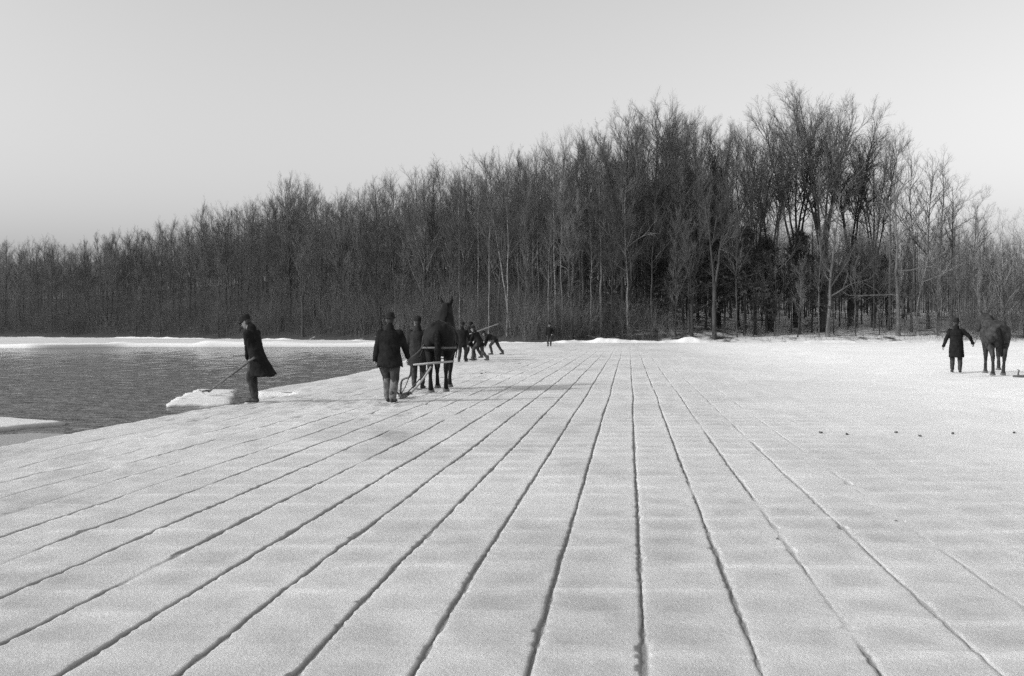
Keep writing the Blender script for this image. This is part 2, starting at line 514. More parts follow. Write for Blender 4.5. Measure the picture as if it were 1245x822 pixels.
    # cast shadows of the plough man and near horse, painted as dark streaks
    for (d0, x0, x1, wdt, amt) in ((21.3, -2.2, 3.2, 0.10, .10), (25.3, -0.6, 3.6, 0.16, .10)):
        yy = d0 + 0.11 * (X - x0) + 0.1 * fbm(X * 1.3, X * 0, 2)
        tone -= amt * np.exp(-((Y - yy) / wdt) ** 2) * smooth01((X - x0) / 0.8) * smooth01((x1 - X) / 0.8)
    # soft elongated dark smudge
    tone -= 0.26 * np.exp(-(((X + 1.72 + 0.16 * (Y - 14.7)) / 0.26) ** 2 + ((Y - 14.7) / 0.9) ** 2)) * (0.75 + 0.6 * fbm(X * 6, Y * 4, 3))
    # footprints along the channel edge and behind the plough team
    g = np.random.default_rng(5)
    spots = [(-5.2, 20.9), (-2.5, 20.9), (-2.3, 25.4), (-1.7, 24.6), (-2.2, 45), (-2, 47.4), (-1.4, 47), (-.9, 56), (15, 34.5), (15.7, 33)]
    for sx_, sy_ in spots:
        for _q in range(16):
            fx = sx_ + g.normal() * 0.35; fy = sy_ - abs(g.normal()) * 0.9 + 0.2
            rr = ((X - fx) / 0.08) ** 2 + ((Y - fy) / 0.18) ** 2
            sel = rr < 6
            Z[sel] -= 0.025 * np.exp(-rr[sel]); tone[sel] -= 0.12 * np.exp(-rr[sel])  # prints at the figures' feet, darkened too as painted shade under them
    for _ in range(420):
        fy = g.uniform(17, 48); w = g.random()
        if w < 0.4: fx = edge_x(np.array([fy]))[0] + g.uniform(0.15, 2.2)
        elif w < 0.65: fx = -2.6 + 0.1145 * (fy - 21) + g.normal() * 0.6
        else:
            fy = 38 - abs(g.normal()) * 11; fx = 15.2 - (34 - fy) * .36 + g.normal() * 0.7
        rr = ((X - fx) / 0.07) ** 2 + ((Y - fy) / 0.16) ** 2
        sel = rr < 6
        Z[sel] -= 0.03 * np.exp(-rr[sel])
        tone[sel] -= 0.10 * np.exp(-rr[sel])
    nr, nc = Y.shape
    V = np.stack([X, Y, Z], -1).reshape(-1, 3)
    idx = np.arange(nr * nc).reshape(nr, nc)
    q = np.stack([idx[:-1, :-1], idx[:-1, 1:], idx[1:, 1:], idx[1:, :-1]], -1)
    c = clamped
    keep = ~(c[:-1, :-1] & c[:-1, 1:] & c[1:, 1:] & c[1:, :-1])
    q = q[keep]
    # sawn side of the ice down into the water
    ys = np.concatenate([np.arange(-40, 8, 1.0), np.arange(8, 90, 0.08)])
    ex = edge_x(ys)
    zt = np.interp(ys, rows, Z[np.arange(nr), np.argmax(~c, axis=1) - 1]) + 0.004
    S = np.concatenate([np.stack([ex, ys, zt], -1), np.stack([ex - 0.015, ys, zt - 0.07], -1), np.stack([ex + 0.01, ys, np.full_like(ys, -0.45)], -1)])
    n = len(ys)
    sq = []
    for l in range(2):
        i = np.arange(n - 1) + l * n
        sq.append(np.stack([i, i + 1, i + 1 + n, i + n], -1))
    sq = np.concatenate(sq) + len(V)
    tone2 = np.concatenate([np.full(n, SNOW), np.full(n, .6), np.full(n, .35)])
    # the ice beyond the open water
    gx = np.concatenate([np.linspace(-420, -90, 40), np.linspace(-89, -4.6, 240)]); gy = np.concatenate([87.6 + np.arange(0, 8, 0.35), np.linspace(96, 200, 30)])
    GY, GX = np.meshgrid(gy, gx, indexing='ij')
    GYo = GY + 1.5 * fbm(GX * 0.06, GX * 0, 4) * (GY < 90)
    ridge = np.exp(-((GY - 88.9) / 1.1) ** 2) * (0.10 + 0.32 * np.clip(fbm(GX * 0.35, GY * 0.3, 4) + 0.15, 0, 1))
    GZ = 0.03 * fbm(GX * 0.3, GY * 0.3, 3) + ridge
    bul = smooth01((-GX - 33) / 6) * np.exp(-((GY - 88) / 4) ** 2)
    GYo = GYo - bul * 5.0 * (GY < 93)
    GZ[0] = -0.35; GZ[1] = np.maximum(GZ[1], -0.02)
    GT = 0.55 + 0.12 * fbm(GX * 0.05, GY * 0.2, 3) + 0.2 * np.exp(-((GY - 88.9) / 1.8) ** 2)
    GT[0] = .4
    FV = np.stack([GX, GYo, GZ], -1).reshape(-1, 3)
    fi = np.arange(GX.size).reshape(GX.shape)
    fq = np.stack([fi[:-1, :-1], fi[:-1, 1:], fi[1:, 1:], fi[1:, :-1]], -1).reshape(-1, 4) + len(V) + len(S)
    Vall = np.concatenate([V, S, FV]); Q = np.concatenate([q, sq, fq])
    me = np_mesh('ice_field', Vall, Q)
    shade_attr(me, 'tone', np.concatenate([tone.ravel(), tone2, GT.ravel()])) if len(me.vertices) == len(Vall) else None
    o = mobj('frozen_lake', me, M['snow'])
    tag(o, kind='structure')
    return o


build_ice()


def water_material():
    m, nt, b = new_mat('open_water')
    N = nt.nodes; L = nt.links
    geo = N.new('ShaderNodeNewGeometry')
    b.inputs['Base Color'].default_value = g3(0.13)
    b.inputs['Roughness'].default_value = 0.05
    b.inputs['IOR'].default_value = 1.33
    prev = None
    for sc, st, dist, rot in ((0.9, (1.0, 2.6, 1), 0.40, 0.12), (2.6, (1.0, 2.2, 1), 0.20, -0.2), (8, (1, 1.6, 1), 0.045, 0.3)):
        mp = N.new('ShaderNodeMapping'); mp.inputs['Scale'].default_value = st; mp.inputs['Rotation'].default_value = (0, 0, rot)
        L.new(geo.outputs['Position'], mp.inputs['Vector'])
        t = N.new('ShaderNodeTexNoise'); t.inputs['Scale'].default_value = sc; t.inputs['Detail'].default_value = 3; t.inputs['Roughness'].default_value = .55
        L.new(mp.outputs[0], t.inputs['Vector'])
        bp = N.new('ShaderNodeBump'); bp.inputs['Strength'].default_value = 1.0; bp.inputs['Distance'].default_value = dist
        L.new(t.outputs['Fac'], bp.inputs['Height'])
        if prev is not None: L.new(prev, bp.inputs['Normal'])
        prev = bp.outputs[0]
    L.new(prev, b.inputs['Normal'])
    return m


M['water'] = water_material()
wy = np.concatenate([np.arange(-50, 8, 4.0), FPX * 1.75 / np.arange(200, 24.5, -0.9), [96, 130, 180]])
wx = np.concatenate([np.linspace(-420, -60, 30), np.linspace(-58, 6, 260)])
WY, WX = np.meshgrid(wy, wx, indexing='ij')
WZ = WATER_Z + 0.012 * fbm(WX * 2.2, WY * 3.2, 3) + 0.006 * fbm(WX * 6, WY * 8, 2)
wi = np.arange(WX.size).reshape(WX.shape)
me = np_mesh('lake_water', np.stack([WX, WY, WZ], -1), np.stack([wi[:-1, :-1], wi[:-1, 1:], wi[1:, 1:], wi[1:, :-1]], -1))
tag(mobj('lake_water', me, M['water']), kind='structure')


def terrain_material():
    m, nt, b = new_mat('forest_floor')
    N = nt.nodes; L = nt.links
    geo = N.new('ShaderNodeNewGeometry')
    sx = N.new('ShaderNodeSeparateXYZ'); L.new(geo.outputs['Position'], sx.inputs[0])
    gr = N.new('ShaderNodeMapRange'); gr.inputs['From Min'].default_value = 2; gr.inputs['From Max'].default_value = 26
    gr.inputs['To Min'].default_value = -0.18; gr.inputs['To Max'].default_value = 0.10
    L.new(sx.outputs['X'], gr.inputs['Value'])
    n1 = N.new('ShaderNodeTexNoise'); n1.inputs['Scale'].default_value = 0.55; n1.inputs['Detail'].default_value = 7; n1.inputs['Roughness'].default_value = .65
    L.new(geo.outputs['Position'], n1.inputs['Vector'])
    ad = N.new('ShaderNodeMath'); ad.operation = 'ADD'; L.new(n1.outputs['Fac'], ad.inputs[0]); L.new(gr.outputs[0], ad.inputs[1])
    rp = N.new('ShaderNodeValToRGB'); rp.color_ramp.elements[0].position = 0.46; rp.color_ramp.elements[1].position = 0.58
    rp.color_ramp.elements[0].color = g3(0.05); rp.color_ramp.elements[1].color = g3(0.6)
    L.new(ad.outputs[0], rp.inputs['Fac'])
    L.new(rp.outputs['Color'], b.inputs['Base Color'])
    b.inputs['Roughness'].default_value = 0.95
    b.inputs['Specular IOR Level'].default_value = 0.1
    return m


M['floor'] = terrain_material()
tx = np.concatenate([np.linspace(-2000, -240, 20), np.linspace(-230, 170, 240), np.linspace(180, 2000, 20)])
ts = np.concatenate([np.arange(-4, 40, 0.8), np.linspace(40, 160, 40), np.linspace(170, 2500, 25)])
TS, TX = np.meshgrid(ts, tx, indexing='ij')
TY = TS + ysh(TX)
TZ = ground(TX, TY)
ti = np.arange(TX.size).reshape(TX.shape)
me = np_mesh('shore_ground', np.stack([TX, TY, TZ], -1), np.stack([ti[:-1, :-1], ti[:-1, 1:], ti[1:, 1:], ti[1:, :-1]], -1))
tag(mobj('shore_ground', me, M['floor']), kind='structure')

# heaped snow along the shore line
bx = np.linspace(-120, 115, 1100); bs = np.linspace(-2.6, 1.6, 26)
BS, BX = np.meshgrid(bs, bx, indexing='ij')
amp = 0.10 + 0.42 * np.clip(fbm(BX * 0.22, BX * 0 + 4.1, 5) + 0.10, 0, 1) ** 1.2 + 0.14 * np.clip(fbm(BX * 1.1, BX * 0 + 9.7, 3), 0, 1)
amp += 0.42 * np.exp(-((BX - 16.9) / 1.3) ** 2) + 0.2 * np.exp(-((BX - 8.4) / .5) ** 2) + 0.22 * np.exp(-((BX - 30.5) / 2.5) ** 2)
amp = amp * np.where(BX < -6, 0.6, 1)
amp = amp * np.exp(-((BS + 0.5 + 0.5 * fbm(BX * 0.6, BX * 0, 3)) / 0.85) ** 2)
BZ = -0.06 + amp + 0.05 * fbm(BX * 2.5, BS * 2.5, 3) * (amp > 0.03)
BY = BS + ysh(BX)
bi = np.arange(BX.size).reshape(BX.shape)
me = np_mesh('snow_bank', np.stack([BX, BY, BZ], -1), np.stack([bi[:-1, :-1], bi[:-1, 1:], bi[1:, 1:], bi[1:, :-1]], -1))
shade_attr(me, 'tone', np.full(BX.size, 0.74))
tag(mobj('snow_bank', me, M['snow']), kind='structure')


# ------------------------------------------------------------------ floating ice
def floe(name, poly, ztop, thick, label, cat='ice floe', per=0.16, seed=1, group=None):
    g = np.random.default_rng(seed)
    pts = []
    P = np.array(poly, float)
    for i in range(len(P)):
        a = P[i]; b = P[(i + 1) % len(P)]
        n = max(2, int(np.linalg.norm(b - a) / per))
        for t in np.linspace(0, 1, n, endpoint=False):
            pts.append(a + (b - a) * t)
    pts = np.array(pts); c = pts.mean(0)
    pts += g.normal(size=pts.shape) * 0.03
    n = len(pts)
    V = []; tone = []
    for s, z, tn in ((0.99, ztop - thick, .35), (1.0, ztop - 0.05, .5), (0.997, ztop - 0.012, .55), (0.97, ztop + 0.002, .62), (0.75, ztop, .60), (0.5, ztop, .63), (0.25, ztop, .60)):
        q = c + (pts - c) * s
        zz = z + (0.016 * fbm(q[:, 0] * 3, q[:, 1] * 3, 3) if s < 0.99 else 0 * q[:, 0])
        V.append(np.column_stack([q, zz])); tone.append(np.full(n, tn))
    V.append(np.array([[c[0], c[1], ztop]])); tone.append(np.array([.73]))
    V = np.concatenate(V); tone = np.concatenate(tone)
    Q = []
    i = np.arange(n); j = (i + 1) % n
    for l in range(6):
        Q.append(np.stack([i + l * n, j + l * n, j + (l + 1) * n, i + (l + 1) * n], -1))
    T = np.stack([i + 6 * n, j + 6 * n, np.full(n, 7 * n)], -1)
    me = np_mesh(name, V, np.concatenate(Q), T)
    shade_attr(me, 'tone', tone)
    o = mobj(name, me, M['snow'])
    tag(o, label, cat, group)
    return o


floe('ice_raft', [(-7.52, 22.3), (-6.22, 22.5), (-6.72, 24.6), (-7.42, 27.5), (-8.50, 27.9), (-8.05, 24.6)], -0.145, 0.2,
     'white snow-topped raft of cut ice caught by the long pole', 'ice raft', seed=3)
floe('ice_floe', [(-7.9, 18.15), (-8.3, 17.5), (-8.6, 16.7), (-9.4, 15.8), (-14, 15.0), (-17, 17.2), (-14, 19.4), (-9.3, 18.9)], -0.125, 0.2,
     'low white ice floe with pointed tip drifting in the open water at the left edge', 'ice floe', seed=4)

# thin grey skim of new ice between that floe and the field
sk = np.array([(-6.75, 13.6), (-6.5, 15.2), (-6.9, 16.2), (-7.7, 16.4), (-8.6, 15.6), (-10.5, 14.4), (-14, 13), (-14, 8), (-8, 8.5)], float)
me = np_mesh('skim_ice', np.column_stack([sk, np.full(len(sk), WATER_Z + 0.045)]), None,
             [[0, i, i + 1] for i in range(1, len(sk) - 1)])
shade_attr(me, 'tone', np.full(len(sk), 0.30))
tag(mobj('skim_ice', me, M['snow']), kind='structure')


# ================================================================== THE WOOD
PX = [-60, 0, 30, 60, 85, 110, 130, 160, 200, 240, 265, 300, 320, 350, 375, 400, 440, 480, 520, 560, 600, 640, 680, 720, 760, 790, 830, 870, 895, 915, 930, 960, 1000, 1030, 1060, 1090, 1110, 1140, 1170, 1200, 1245, 1320]
PYO = [298, 292, 297, 292, 299, 290, 280, 282, 272, 268, 252, 250, 238, 216, 222, 232, 226, 214, 206, 200, 186, 180, 172, 158, 138, 132, 143, 146, 158, 160, 130, 118, 105, 120, 148, 172, 170, 192, 218, 246, 246, 250]
PXI = [-60, 0, 130, 265, 350, 440, 560, 640, 700, 760, 830, 880, 900, 950, 1050, 1090, 1170, 1245, 1320]
PYI = [299, 299, 287, 260, 232, 230, 208, 189, 180, 172, 182, 190, 245, 268, 262, 262, 268, 276, 280]


def place(px, s):
    """world x,y where the sight line of column px crosses the shore line plus s metres"""
    d = 110.0
    for _ in range(12):
        x = (px - CX) / FPX * d
        d = 0.5 * d + 0.5 * (float(ysh(x)) + s)
    x = (px - CX) / FPX * d
    return x, d


def height_to(px, ytop, d, z):
    return CAM_H + (HY - ytop) / FPX * d - z


def proto(seed, trunk_mat, crown_mat, kind='tree', **kw):
    T, C = gen_tree(seed, **kw)
    tm = T.mesh('trunk'); tm.materials.append(trunk_mat)
    cm = C.mesh('crown'); cm.materials.append(crown_mat)
    return tm, cm, kw.get('H', 20.0)


VAR = {
    'pole': [proto(101 + i, M['bark'], M['twigs'], r0=0.12 + 0.015 * i, crown0=0.22 + 0.05 * (i % 3), n1=40, n2=9, n3=9, twr=.0062, spread=0.15 + 0.012 * i, lean=(0.02 * (i - 2), 0.0)) for i in range(5)],
    'grey': [proto(131 + i, M['grey_bark'], M['twigs'], r0=0.125, crown0=0.40, n1=28, n2=8, n3=8, twr=.0055, spread=0.16, lean=(0.03 * (i - 1), 0)) for i in range(3)],
    'pale': [proto(151 + i, M['pale_bark'], M['twigs'], r0=0.11, crown0=0.46, n1=26, n2=7, n3=7, spread=0.15, lean=(0.02 * i, 0)) for i in range(2)],
    'fork': [proto(171 + i, M['bark'], M['twigs'], r0=0.19, stems=2 + i % 2, n1=26, n2=8, n3=9, spread=0.13, a_lo=0.35, a_hi=0.8) for i in range(3)],
    'fan': [proto(181 + i, M['bark'], M['twigs'], H=24.0, r0=0.27, stems=4 + i, n1=52, n2=9, n3=9, spread=0.17 + 0.015 * i, a_lo=0.3, a_hi=0.8, up=0.09, twr=0.006) for i in range(3)],
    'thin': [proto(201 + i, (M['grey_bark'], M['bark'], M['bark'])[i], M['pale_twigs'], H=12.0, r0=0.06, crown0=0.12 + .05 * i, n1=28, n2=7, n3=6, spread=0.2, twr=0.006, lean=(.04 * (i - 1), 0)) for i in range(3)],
    'under': [proto(221 + i, M['bark'], M['twigs'], H=10.0, r0=0.065, crown0=0.16 + .12 * i, n1=26, n2=7, n3=6, spread=0.24, twr=0.007, a_lo=.6, a_hi=1.2) for i in range(3)],
}
_hm = []
for i in range(3):
    T, C = gen_hemlock(241 + i, 10.0)
    tm = T.mesh('trunk'); tm.materials.append(M['bark'])
    cm = C.mesh('crown'); cm.materials.append(M['needles'])
    _hm.append((tm, cm, 10.0))
VAR['hemlock'] = _hm


def put_tree(name, var, x, y, H, label, group=None, rz=None, wide=1.0, cat='tree'):
    tm, cm, h0 = var
    z = float(ground(x, y))
    o = empty(name, (x, y, z), random.uniform(0, 6.28) if rz is None else rz)
    s = H / h0
    o.scale = (s * wide, s * wide, s)
    tag(o, label, cat, group)
    mobj('trunk', tm, None, o)
    mobj('crown', cm, None, o)
    return o


N_TREE = 0


def hero(px, ytop, s, var, label, name='bare_tree', wide=1.0, rz=None):
    global N_TREE
    x, d = place(px, s)
    z = float(ground(x, d))
    N_TREE += 1
    return put_tree(name, var, x, d, height_to(px, ytop, d, z), label, None, rz, wide)


# the trees one can tell apart
hero(938, 128, 6, VAR['fan'][0], 'tall bare tree with leftmost of the broad fan crowns, clear sky gap on its left')
hero(968, 118, 9, VAR['fan'][1], 'tall bare tree with dense fan crown just left of the tallest tree in the wood')
hero(1001, 104, 6, VAR['fan'][2], 'tallest tree of the wood, thick dark trunk under a rounded bare crown', wide=1.1)
hero(1034, 122, 9, VAR['fan'][0], 'tall bare tree with spreading crown just right of the tallest tree in the wood', rz=2.0)
hero(1062, 150, 7, VAR['fan'][1], 'bare fan-crowned tree at the right shoulder of the tallest clump', rz=4.0, wide=.85)
hero(918, 150, 4, VAR['fan'][2], 'slighter fan-crowned tree at the very left of the tallest clump, beside the sky gap', rz=1.2, wide=.7)
hero(1080, 164, 6, VAR['grey'][1], 'airy grey tree stepping down right of the tallest clump', rz=2.2, wide=1.25)
hero(1108, 170, 5, VAR['grey'][2], 'airy grey tree with upright top between the open limbed tree and the bent birch', rz=1.2, wide=1.2)
hero(1128, 186, 7, VAR['grey'][0], 'thin airy tree on the falling skyline above the bent birch', rz=3.2, wide=1.3)
hero(1158, 208, 6, VAR['grey'][1], 'airy tree on the falling skyline directly above the man leading a horse', rz=4.2, wide=1.4)
hero(1182, 232, 7, VAR['grey'][2], 'low airy tree on the skyline above the gap between man and led horse', rz=5.2, wide=1.4)
hero(790, 131, 7, VAR['fork'][0], 'highest bare crown at the middle of the wood, left of the big sky gap', wide=1.1)
hero(757, 140, 5, VAR['fork'][1], 'tall forked bare tree just left of the highest crown in the middle of the wood')
hero(868, 146, 6, VAR['fork'][2], 'tall bare tree at the left side of the gap of open sky in the wood')
hero(835, 143, 8, VAR['pole'][1], 'straight tall bare tree between the middle crowns and the sky gap')
hero(352, 214, 8, VAR['fork'][1], 'bare tree whose top makes the small peak above the man with the pole')
hero(247, 244, 7, VAR['pole'][2], 'lone spindly bare treetop sticking out above the left part of the wood', wide=.7)
hero(130, 280, 5, VAR['fork'][0], 'rounded bare treetop on the low skyline at the far left', wide=1.2)
hero(560, 198, 4, VAR['pale'][0], 'slender pale upright trunk rising behind the head of the near horse')
hero(640, 180, 6, VAR['pale'][1], 'thin pale trunk in the sunlit part of the wood, left of the standing far man')
hero(676, 172, 5, VAR['pale'][0], 'pale straight trunk directly behind the standing far man', rz=1.0)
hero(708, 165, 6, VAR['grey'][0], 'grey sunlit trunk to the right of the standing far man', rz=2.5)


def mesh_tree(name, TC, x, y, tmat, cmat, label, rz=0.0):
    global N_TREE
    T, C = TC
    tm = T.mesh('trunk'); tm.materials.append(tmat)
    cm = C.mesh('crown'); cm.materials.append(cmat)
    o = empty(name, (x, y, float(ground(x, y))), rz)
    tag(o, label, 'tree')
    mobj('trunk', tm, None, o); mobj('crown', cm, None, o)
    N_TREE += 1


PI = math.pi
x, d = place(622, 2.5)
mesh_tree('leaning_tree', gen_tree(301, H=16.5, r0=0.12, crown0=0.55, n1=16, n2=6, n3=6, spread=0.16, lean=(-0.14, 0)), x, d, M['pale_bark'], M['twigs'],
          'slender pale tree leaning to the left in the middle of the wood')
x, d = place(764, 2.0)
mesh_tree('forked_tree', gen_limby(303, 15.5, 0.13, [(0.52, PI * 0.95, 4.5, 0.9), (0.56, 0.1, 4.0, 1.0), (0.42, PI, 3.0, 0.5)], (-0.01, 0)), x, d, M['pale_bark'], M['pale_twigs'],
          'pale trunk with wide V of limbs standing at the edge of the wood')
x, d = place(1006, 2.0)
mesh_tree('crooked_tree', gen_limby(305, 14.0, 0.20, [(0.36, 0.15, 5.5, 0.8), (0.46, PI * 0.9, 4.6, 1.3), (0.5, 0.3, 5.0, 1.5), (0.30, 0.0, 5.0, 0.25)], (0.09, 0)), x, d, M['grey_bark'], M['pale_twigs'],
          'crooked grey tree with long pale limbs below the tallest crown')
x, d = place(1092, 2.5)
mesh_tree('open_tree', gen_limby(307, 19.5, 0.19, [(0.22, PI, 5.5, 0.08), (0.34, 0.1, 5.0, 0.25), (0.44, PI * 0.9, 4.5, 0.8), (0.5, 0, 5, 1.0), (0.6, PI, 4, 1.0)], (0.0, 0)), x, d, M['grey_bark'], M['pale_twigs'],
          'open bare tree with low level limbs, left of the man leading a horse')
x, d = place(1112, 3.5)
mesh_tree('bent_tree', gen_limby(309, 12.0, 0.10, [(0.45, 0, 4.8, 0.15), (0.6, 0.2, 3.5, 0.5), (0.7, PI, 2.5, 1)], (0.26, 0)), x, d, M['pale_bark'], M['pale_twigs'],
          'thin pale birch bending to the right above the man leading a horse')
x, d = place(1140, 6)
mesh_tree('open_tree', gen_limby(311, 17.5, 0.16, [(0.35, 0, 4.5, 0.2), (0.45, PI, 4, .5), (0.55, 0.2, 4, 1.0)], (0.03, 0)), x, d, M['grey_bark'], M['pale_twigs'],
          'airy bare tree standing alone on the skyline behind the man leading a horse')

# dark evergreens under the bare crowns
for i, (px, yt, s, lab) in enumerate((
        (838, 292, 3, 'low dark evergreen at the left end of the evergreen clump'),
        (868, 282, 4, 'dark evergreen below the sky gap, left of the thick fan-crowned trees'),
        (905, 276, 3, 'dark evergreen directly below the open sky gap'),
        (932, 288, 5, 'dark evergreen at the foot of the leftmost fan-crowned tree'),
        (972, 282, 4, 'dark evergreen just left of the foot of the tallest tree'),
        (1042, 300, 7, 'dark evergreen between the crooked grey tree and the open limbed tree'),
        (800, 305, 6, 'small dark evergreen right of the pale V-shaped tree'),
        (1078, 310, 10, 'half hidden dark evergreen beside the open tree with level limbs'))):
    x, d = place(px, s)
    put_tree('evergreen_tree', VAR['hemlock'][i % 3], x, d, height_to(px, yt, d, float(ground(x, d))), lab, 'dark evergreens in the wood', wide=1.15)
    N_TREE += 1

# the ranks of the wood
ZONES = [
    (-40, 200, 'bare dark tree in the low dense wood at the far left beyond the open water', 'bare trees at the far left'),
    (200, 470, 'bare dark tree in the dense wood rising behind the man with the pole', 'bare trees behind the open water'),
    (470, 640, 'bare tree in the wood behind the plough horse and the group of workers', 'bare trees behind the workers'),
    (640, 900, 'bare slim-trunked tree in the tall middle stand of the wood', 'bare trees in the middle stand'),
    (900, 1080, 'lower bare tree among the feet of the fan-crowned trees', 'low bare trees under the fan crowns'),
    (1080, 1290, 'thin grey bare tree in the sparse right-hand end of the wood', 'thin bare trees at the right end'),
]


def zone(px):
    for a, b, l, g in ZONES:
        if a <= px < b: return l, g
    return ZONES[-1][2:]


n_fill = 300 - N_TREE
slots = np.linspace(-38, 1285, n_fill + 1)
order = list(range(n_fill))
for i in order:
    px = slots[i] + random.random() * (slots[1] - slots[0]) * 1.6
    px = min(max(px, -39), 1288)
    row = (i * 7) % 5
    s = (1.5, 5, 9, 14, 20)[row] + random.uniform(-1.2, 2.2)
    x, d = place(px, s)
    z = float(ground(x, d))
    yo = np.interp(px, PX, PYO); yi = np.interp(px, PXI, PYI)
    u = random.random()
    if px < 900:
        f = random.uniform(0.90, 1.07) if row else random.uniform(0.6, 0.98)
        H = height_to(px, yo, d, z) * f
        if px < 470:
            v = VAR['under'] if row == 0 and u < .7 else VAR['pole'] if u < .85 else VAR['fork']
        else:
            v = VAR['pole'] if u < .48 else VAR['grey'] if u < .78 else VAR['pale'] if u < .90 and px < 740 else VAR['fork']
    elif px < 1080:
        H = height_to(px, yi, d, z) * random.uniform(0.6, 1.12)
        v = VAR['under'] if u < .55 else VAR['pole'] if u < .8 else VAR['grey']
    else:
        H = height_to(px, yi, d, z) * random.uniform(0.55, 1.15)
        v = VAR['thin'] if u < .75 else VAR['under'] if u < .85 else VAR['grey']
    H = max(H, 4.0)
    lab, grp = zone(px)
    put_tree('bare_tree', random.choice(v), x, d, H, lab, grp, wide=random.uniform(.85, 1.15))


# the deep wood behind them, read as one mass
def build_mass():
    g = np.random.default_rng(77)
    lows = []
    for i in range(5):
        T, C = gen_tree(400 + i, H=20, r0=0.12, crown0=0.10, n1=26, n2=6, n3=4, spread=0.16, twr=0.012, lod=1)
        a = Acc()
        for q in (T, C):
            V, Q, _ = q.arrays(); a.add(V, Q)
        V, Q, _ = a.arrays()
        lows.append((V, Q))
    out = Acc()
    n = 760
    for i in range(n):
        px = -60 + (i + g.random()) / n * 1400
        lim = 66 if px < 880 else 34
        s = 12 + g.random() ** 0.8 * lim
        x, d = place(px, s)
        z = float(ground(x, d))
        yi = np.interp(px, PXI, PYI) + 4
        H = max(3.5, height_to(px, yi, d, z) * g.uniform(0.7, 1.02))
        V, Q = lows[g.integers(5)]
        c, sn = np.cos(a := g.random() * 6.28), np.sin(a)
        sc = H / 20; w = sc * g.uniform(.9, 1.3)
        Vn = np.column_stack([(V[:, 0] * c - V[:, 1] * sn) * w + x, (V[:, 0] * sn + V[:, 1] * c) * w + d, V[:, 2] * sc + z])
        out.add(Vn, Q)
    bush = []
    for i in range(4):
        T, C = gen_tree(430 + i, H=9, r0=0.05, crown0=0.03, n1=30, n2=6, n3=4, spread=0.22, twr=0.013, lod=1)
        a = Acc()
        for q in (T, C):
            V, Q, _ = q.arrays(); a.add(V, Q)
        V, Q, _ = a.arrays(); bush.append((V, Q))
    for i in range(430):
        px = -60 + (i + g.random()) / 430 * 960
        s = 24 + 56 * g.random()
        x, d = place(px, s)
        z = float(ground(x, d))
        H = max(2.5, height_to(px, np.interp(px, PXI, PYI), d, z) * g.uniform(0.35, 0.72))
        V, Q = bush[g.integers(4)]
        c, sn = np.cos(a := g.random() * 6.28), np.sin(a)
        sc = H / 9; w = sc * g.uniform(1.0, 1.5)
        out.add(np.column_stack([(V[:, 0] * c - V[:, 1] * sn) * w + x, (V[:, 0] * sn + V[:, 1] * c) * w + d, V[:, 2] * sc + z]), Q)
    o = mobj('deep_woods', out.mesh('deep_woods'), M['wood_mass'])
    tag(o, 'dark mass of bare woods behind the trees along the lake shore', 'woods', kind='stuff')


build_mass()


def build_brush():
    g = np.random.default_rng(91)
    n = 8000
    px = g.uniform(-60, 1310, n)
    s = 0.4 + 9 * g.random(n) ** 1.5
    d = np.full(n, 110.0)
    for _ in range(12):
        x = (px - CX) / FPX * d
        d = 0.5 * d + 0.5 * (ysh(x) + s)
    x = (px - CX) / FPX * d
    z = ground(x, d) - 0.1
    hm = np.interp(px, [-60, 200, 600, 700, 820, 860, 1000, 1100, 1200, 1310], [5.5, 6.0, 5.0, 4.0, 2.6, 1.2, .9, 1.8, 4.2, 5.2])
    keep = g.random(n) < np.interp(px, [-60, 780, 860, 1120, 1180, 1310], [1, 1, .22, .25, 1, 1])
    x, d, z, hm = x[keep], d[keep], z[keep], hm[keep]; n = len(x)
    h = hm * (0.22 + 1.0 * g.random(n) ** 1.7)
    lean = g.normal(size=(n, 2)) * 0.28
    t = np.linspace(0, 1, 4)
    P = np.stack([x[:, None] + lean[:, :1] * h[:, None] * t ** 1.4, d[:, None] + lean[:, 1:] * h[:, None] * t ** 1.4, z[:, None] + h[:, None] * t], -1)
    Rr = (0.009 + 0.006 * g.random(n))[:, None] * np.linspace(1, .4, 4)[None]
    A = Acc()
    A.tubes(P, Rr, 3)
    B, RB, LB = spawn(g, P, Rr, 7, 0.15, 1, .3, .9, h * 0.4, 3, .12, .006, .1)
    A.tubes(B, np.maximum(RB, .003), 3)
    C, RC, LC = spawn(g, B, RB, 3, 0.2, 1, .3, .9, LB * .5, 3, .08, .005, .1)
    A.tubes(C, np.maximum(RC, .003), 3)
    o = mobj('undergrowth', A.mesh('undergrowth'), M['brush'])
    tag(o, 'tangle of bare undergrowth along the foot of the wood', 'undergrowth', kind='stuff')


build_brush()


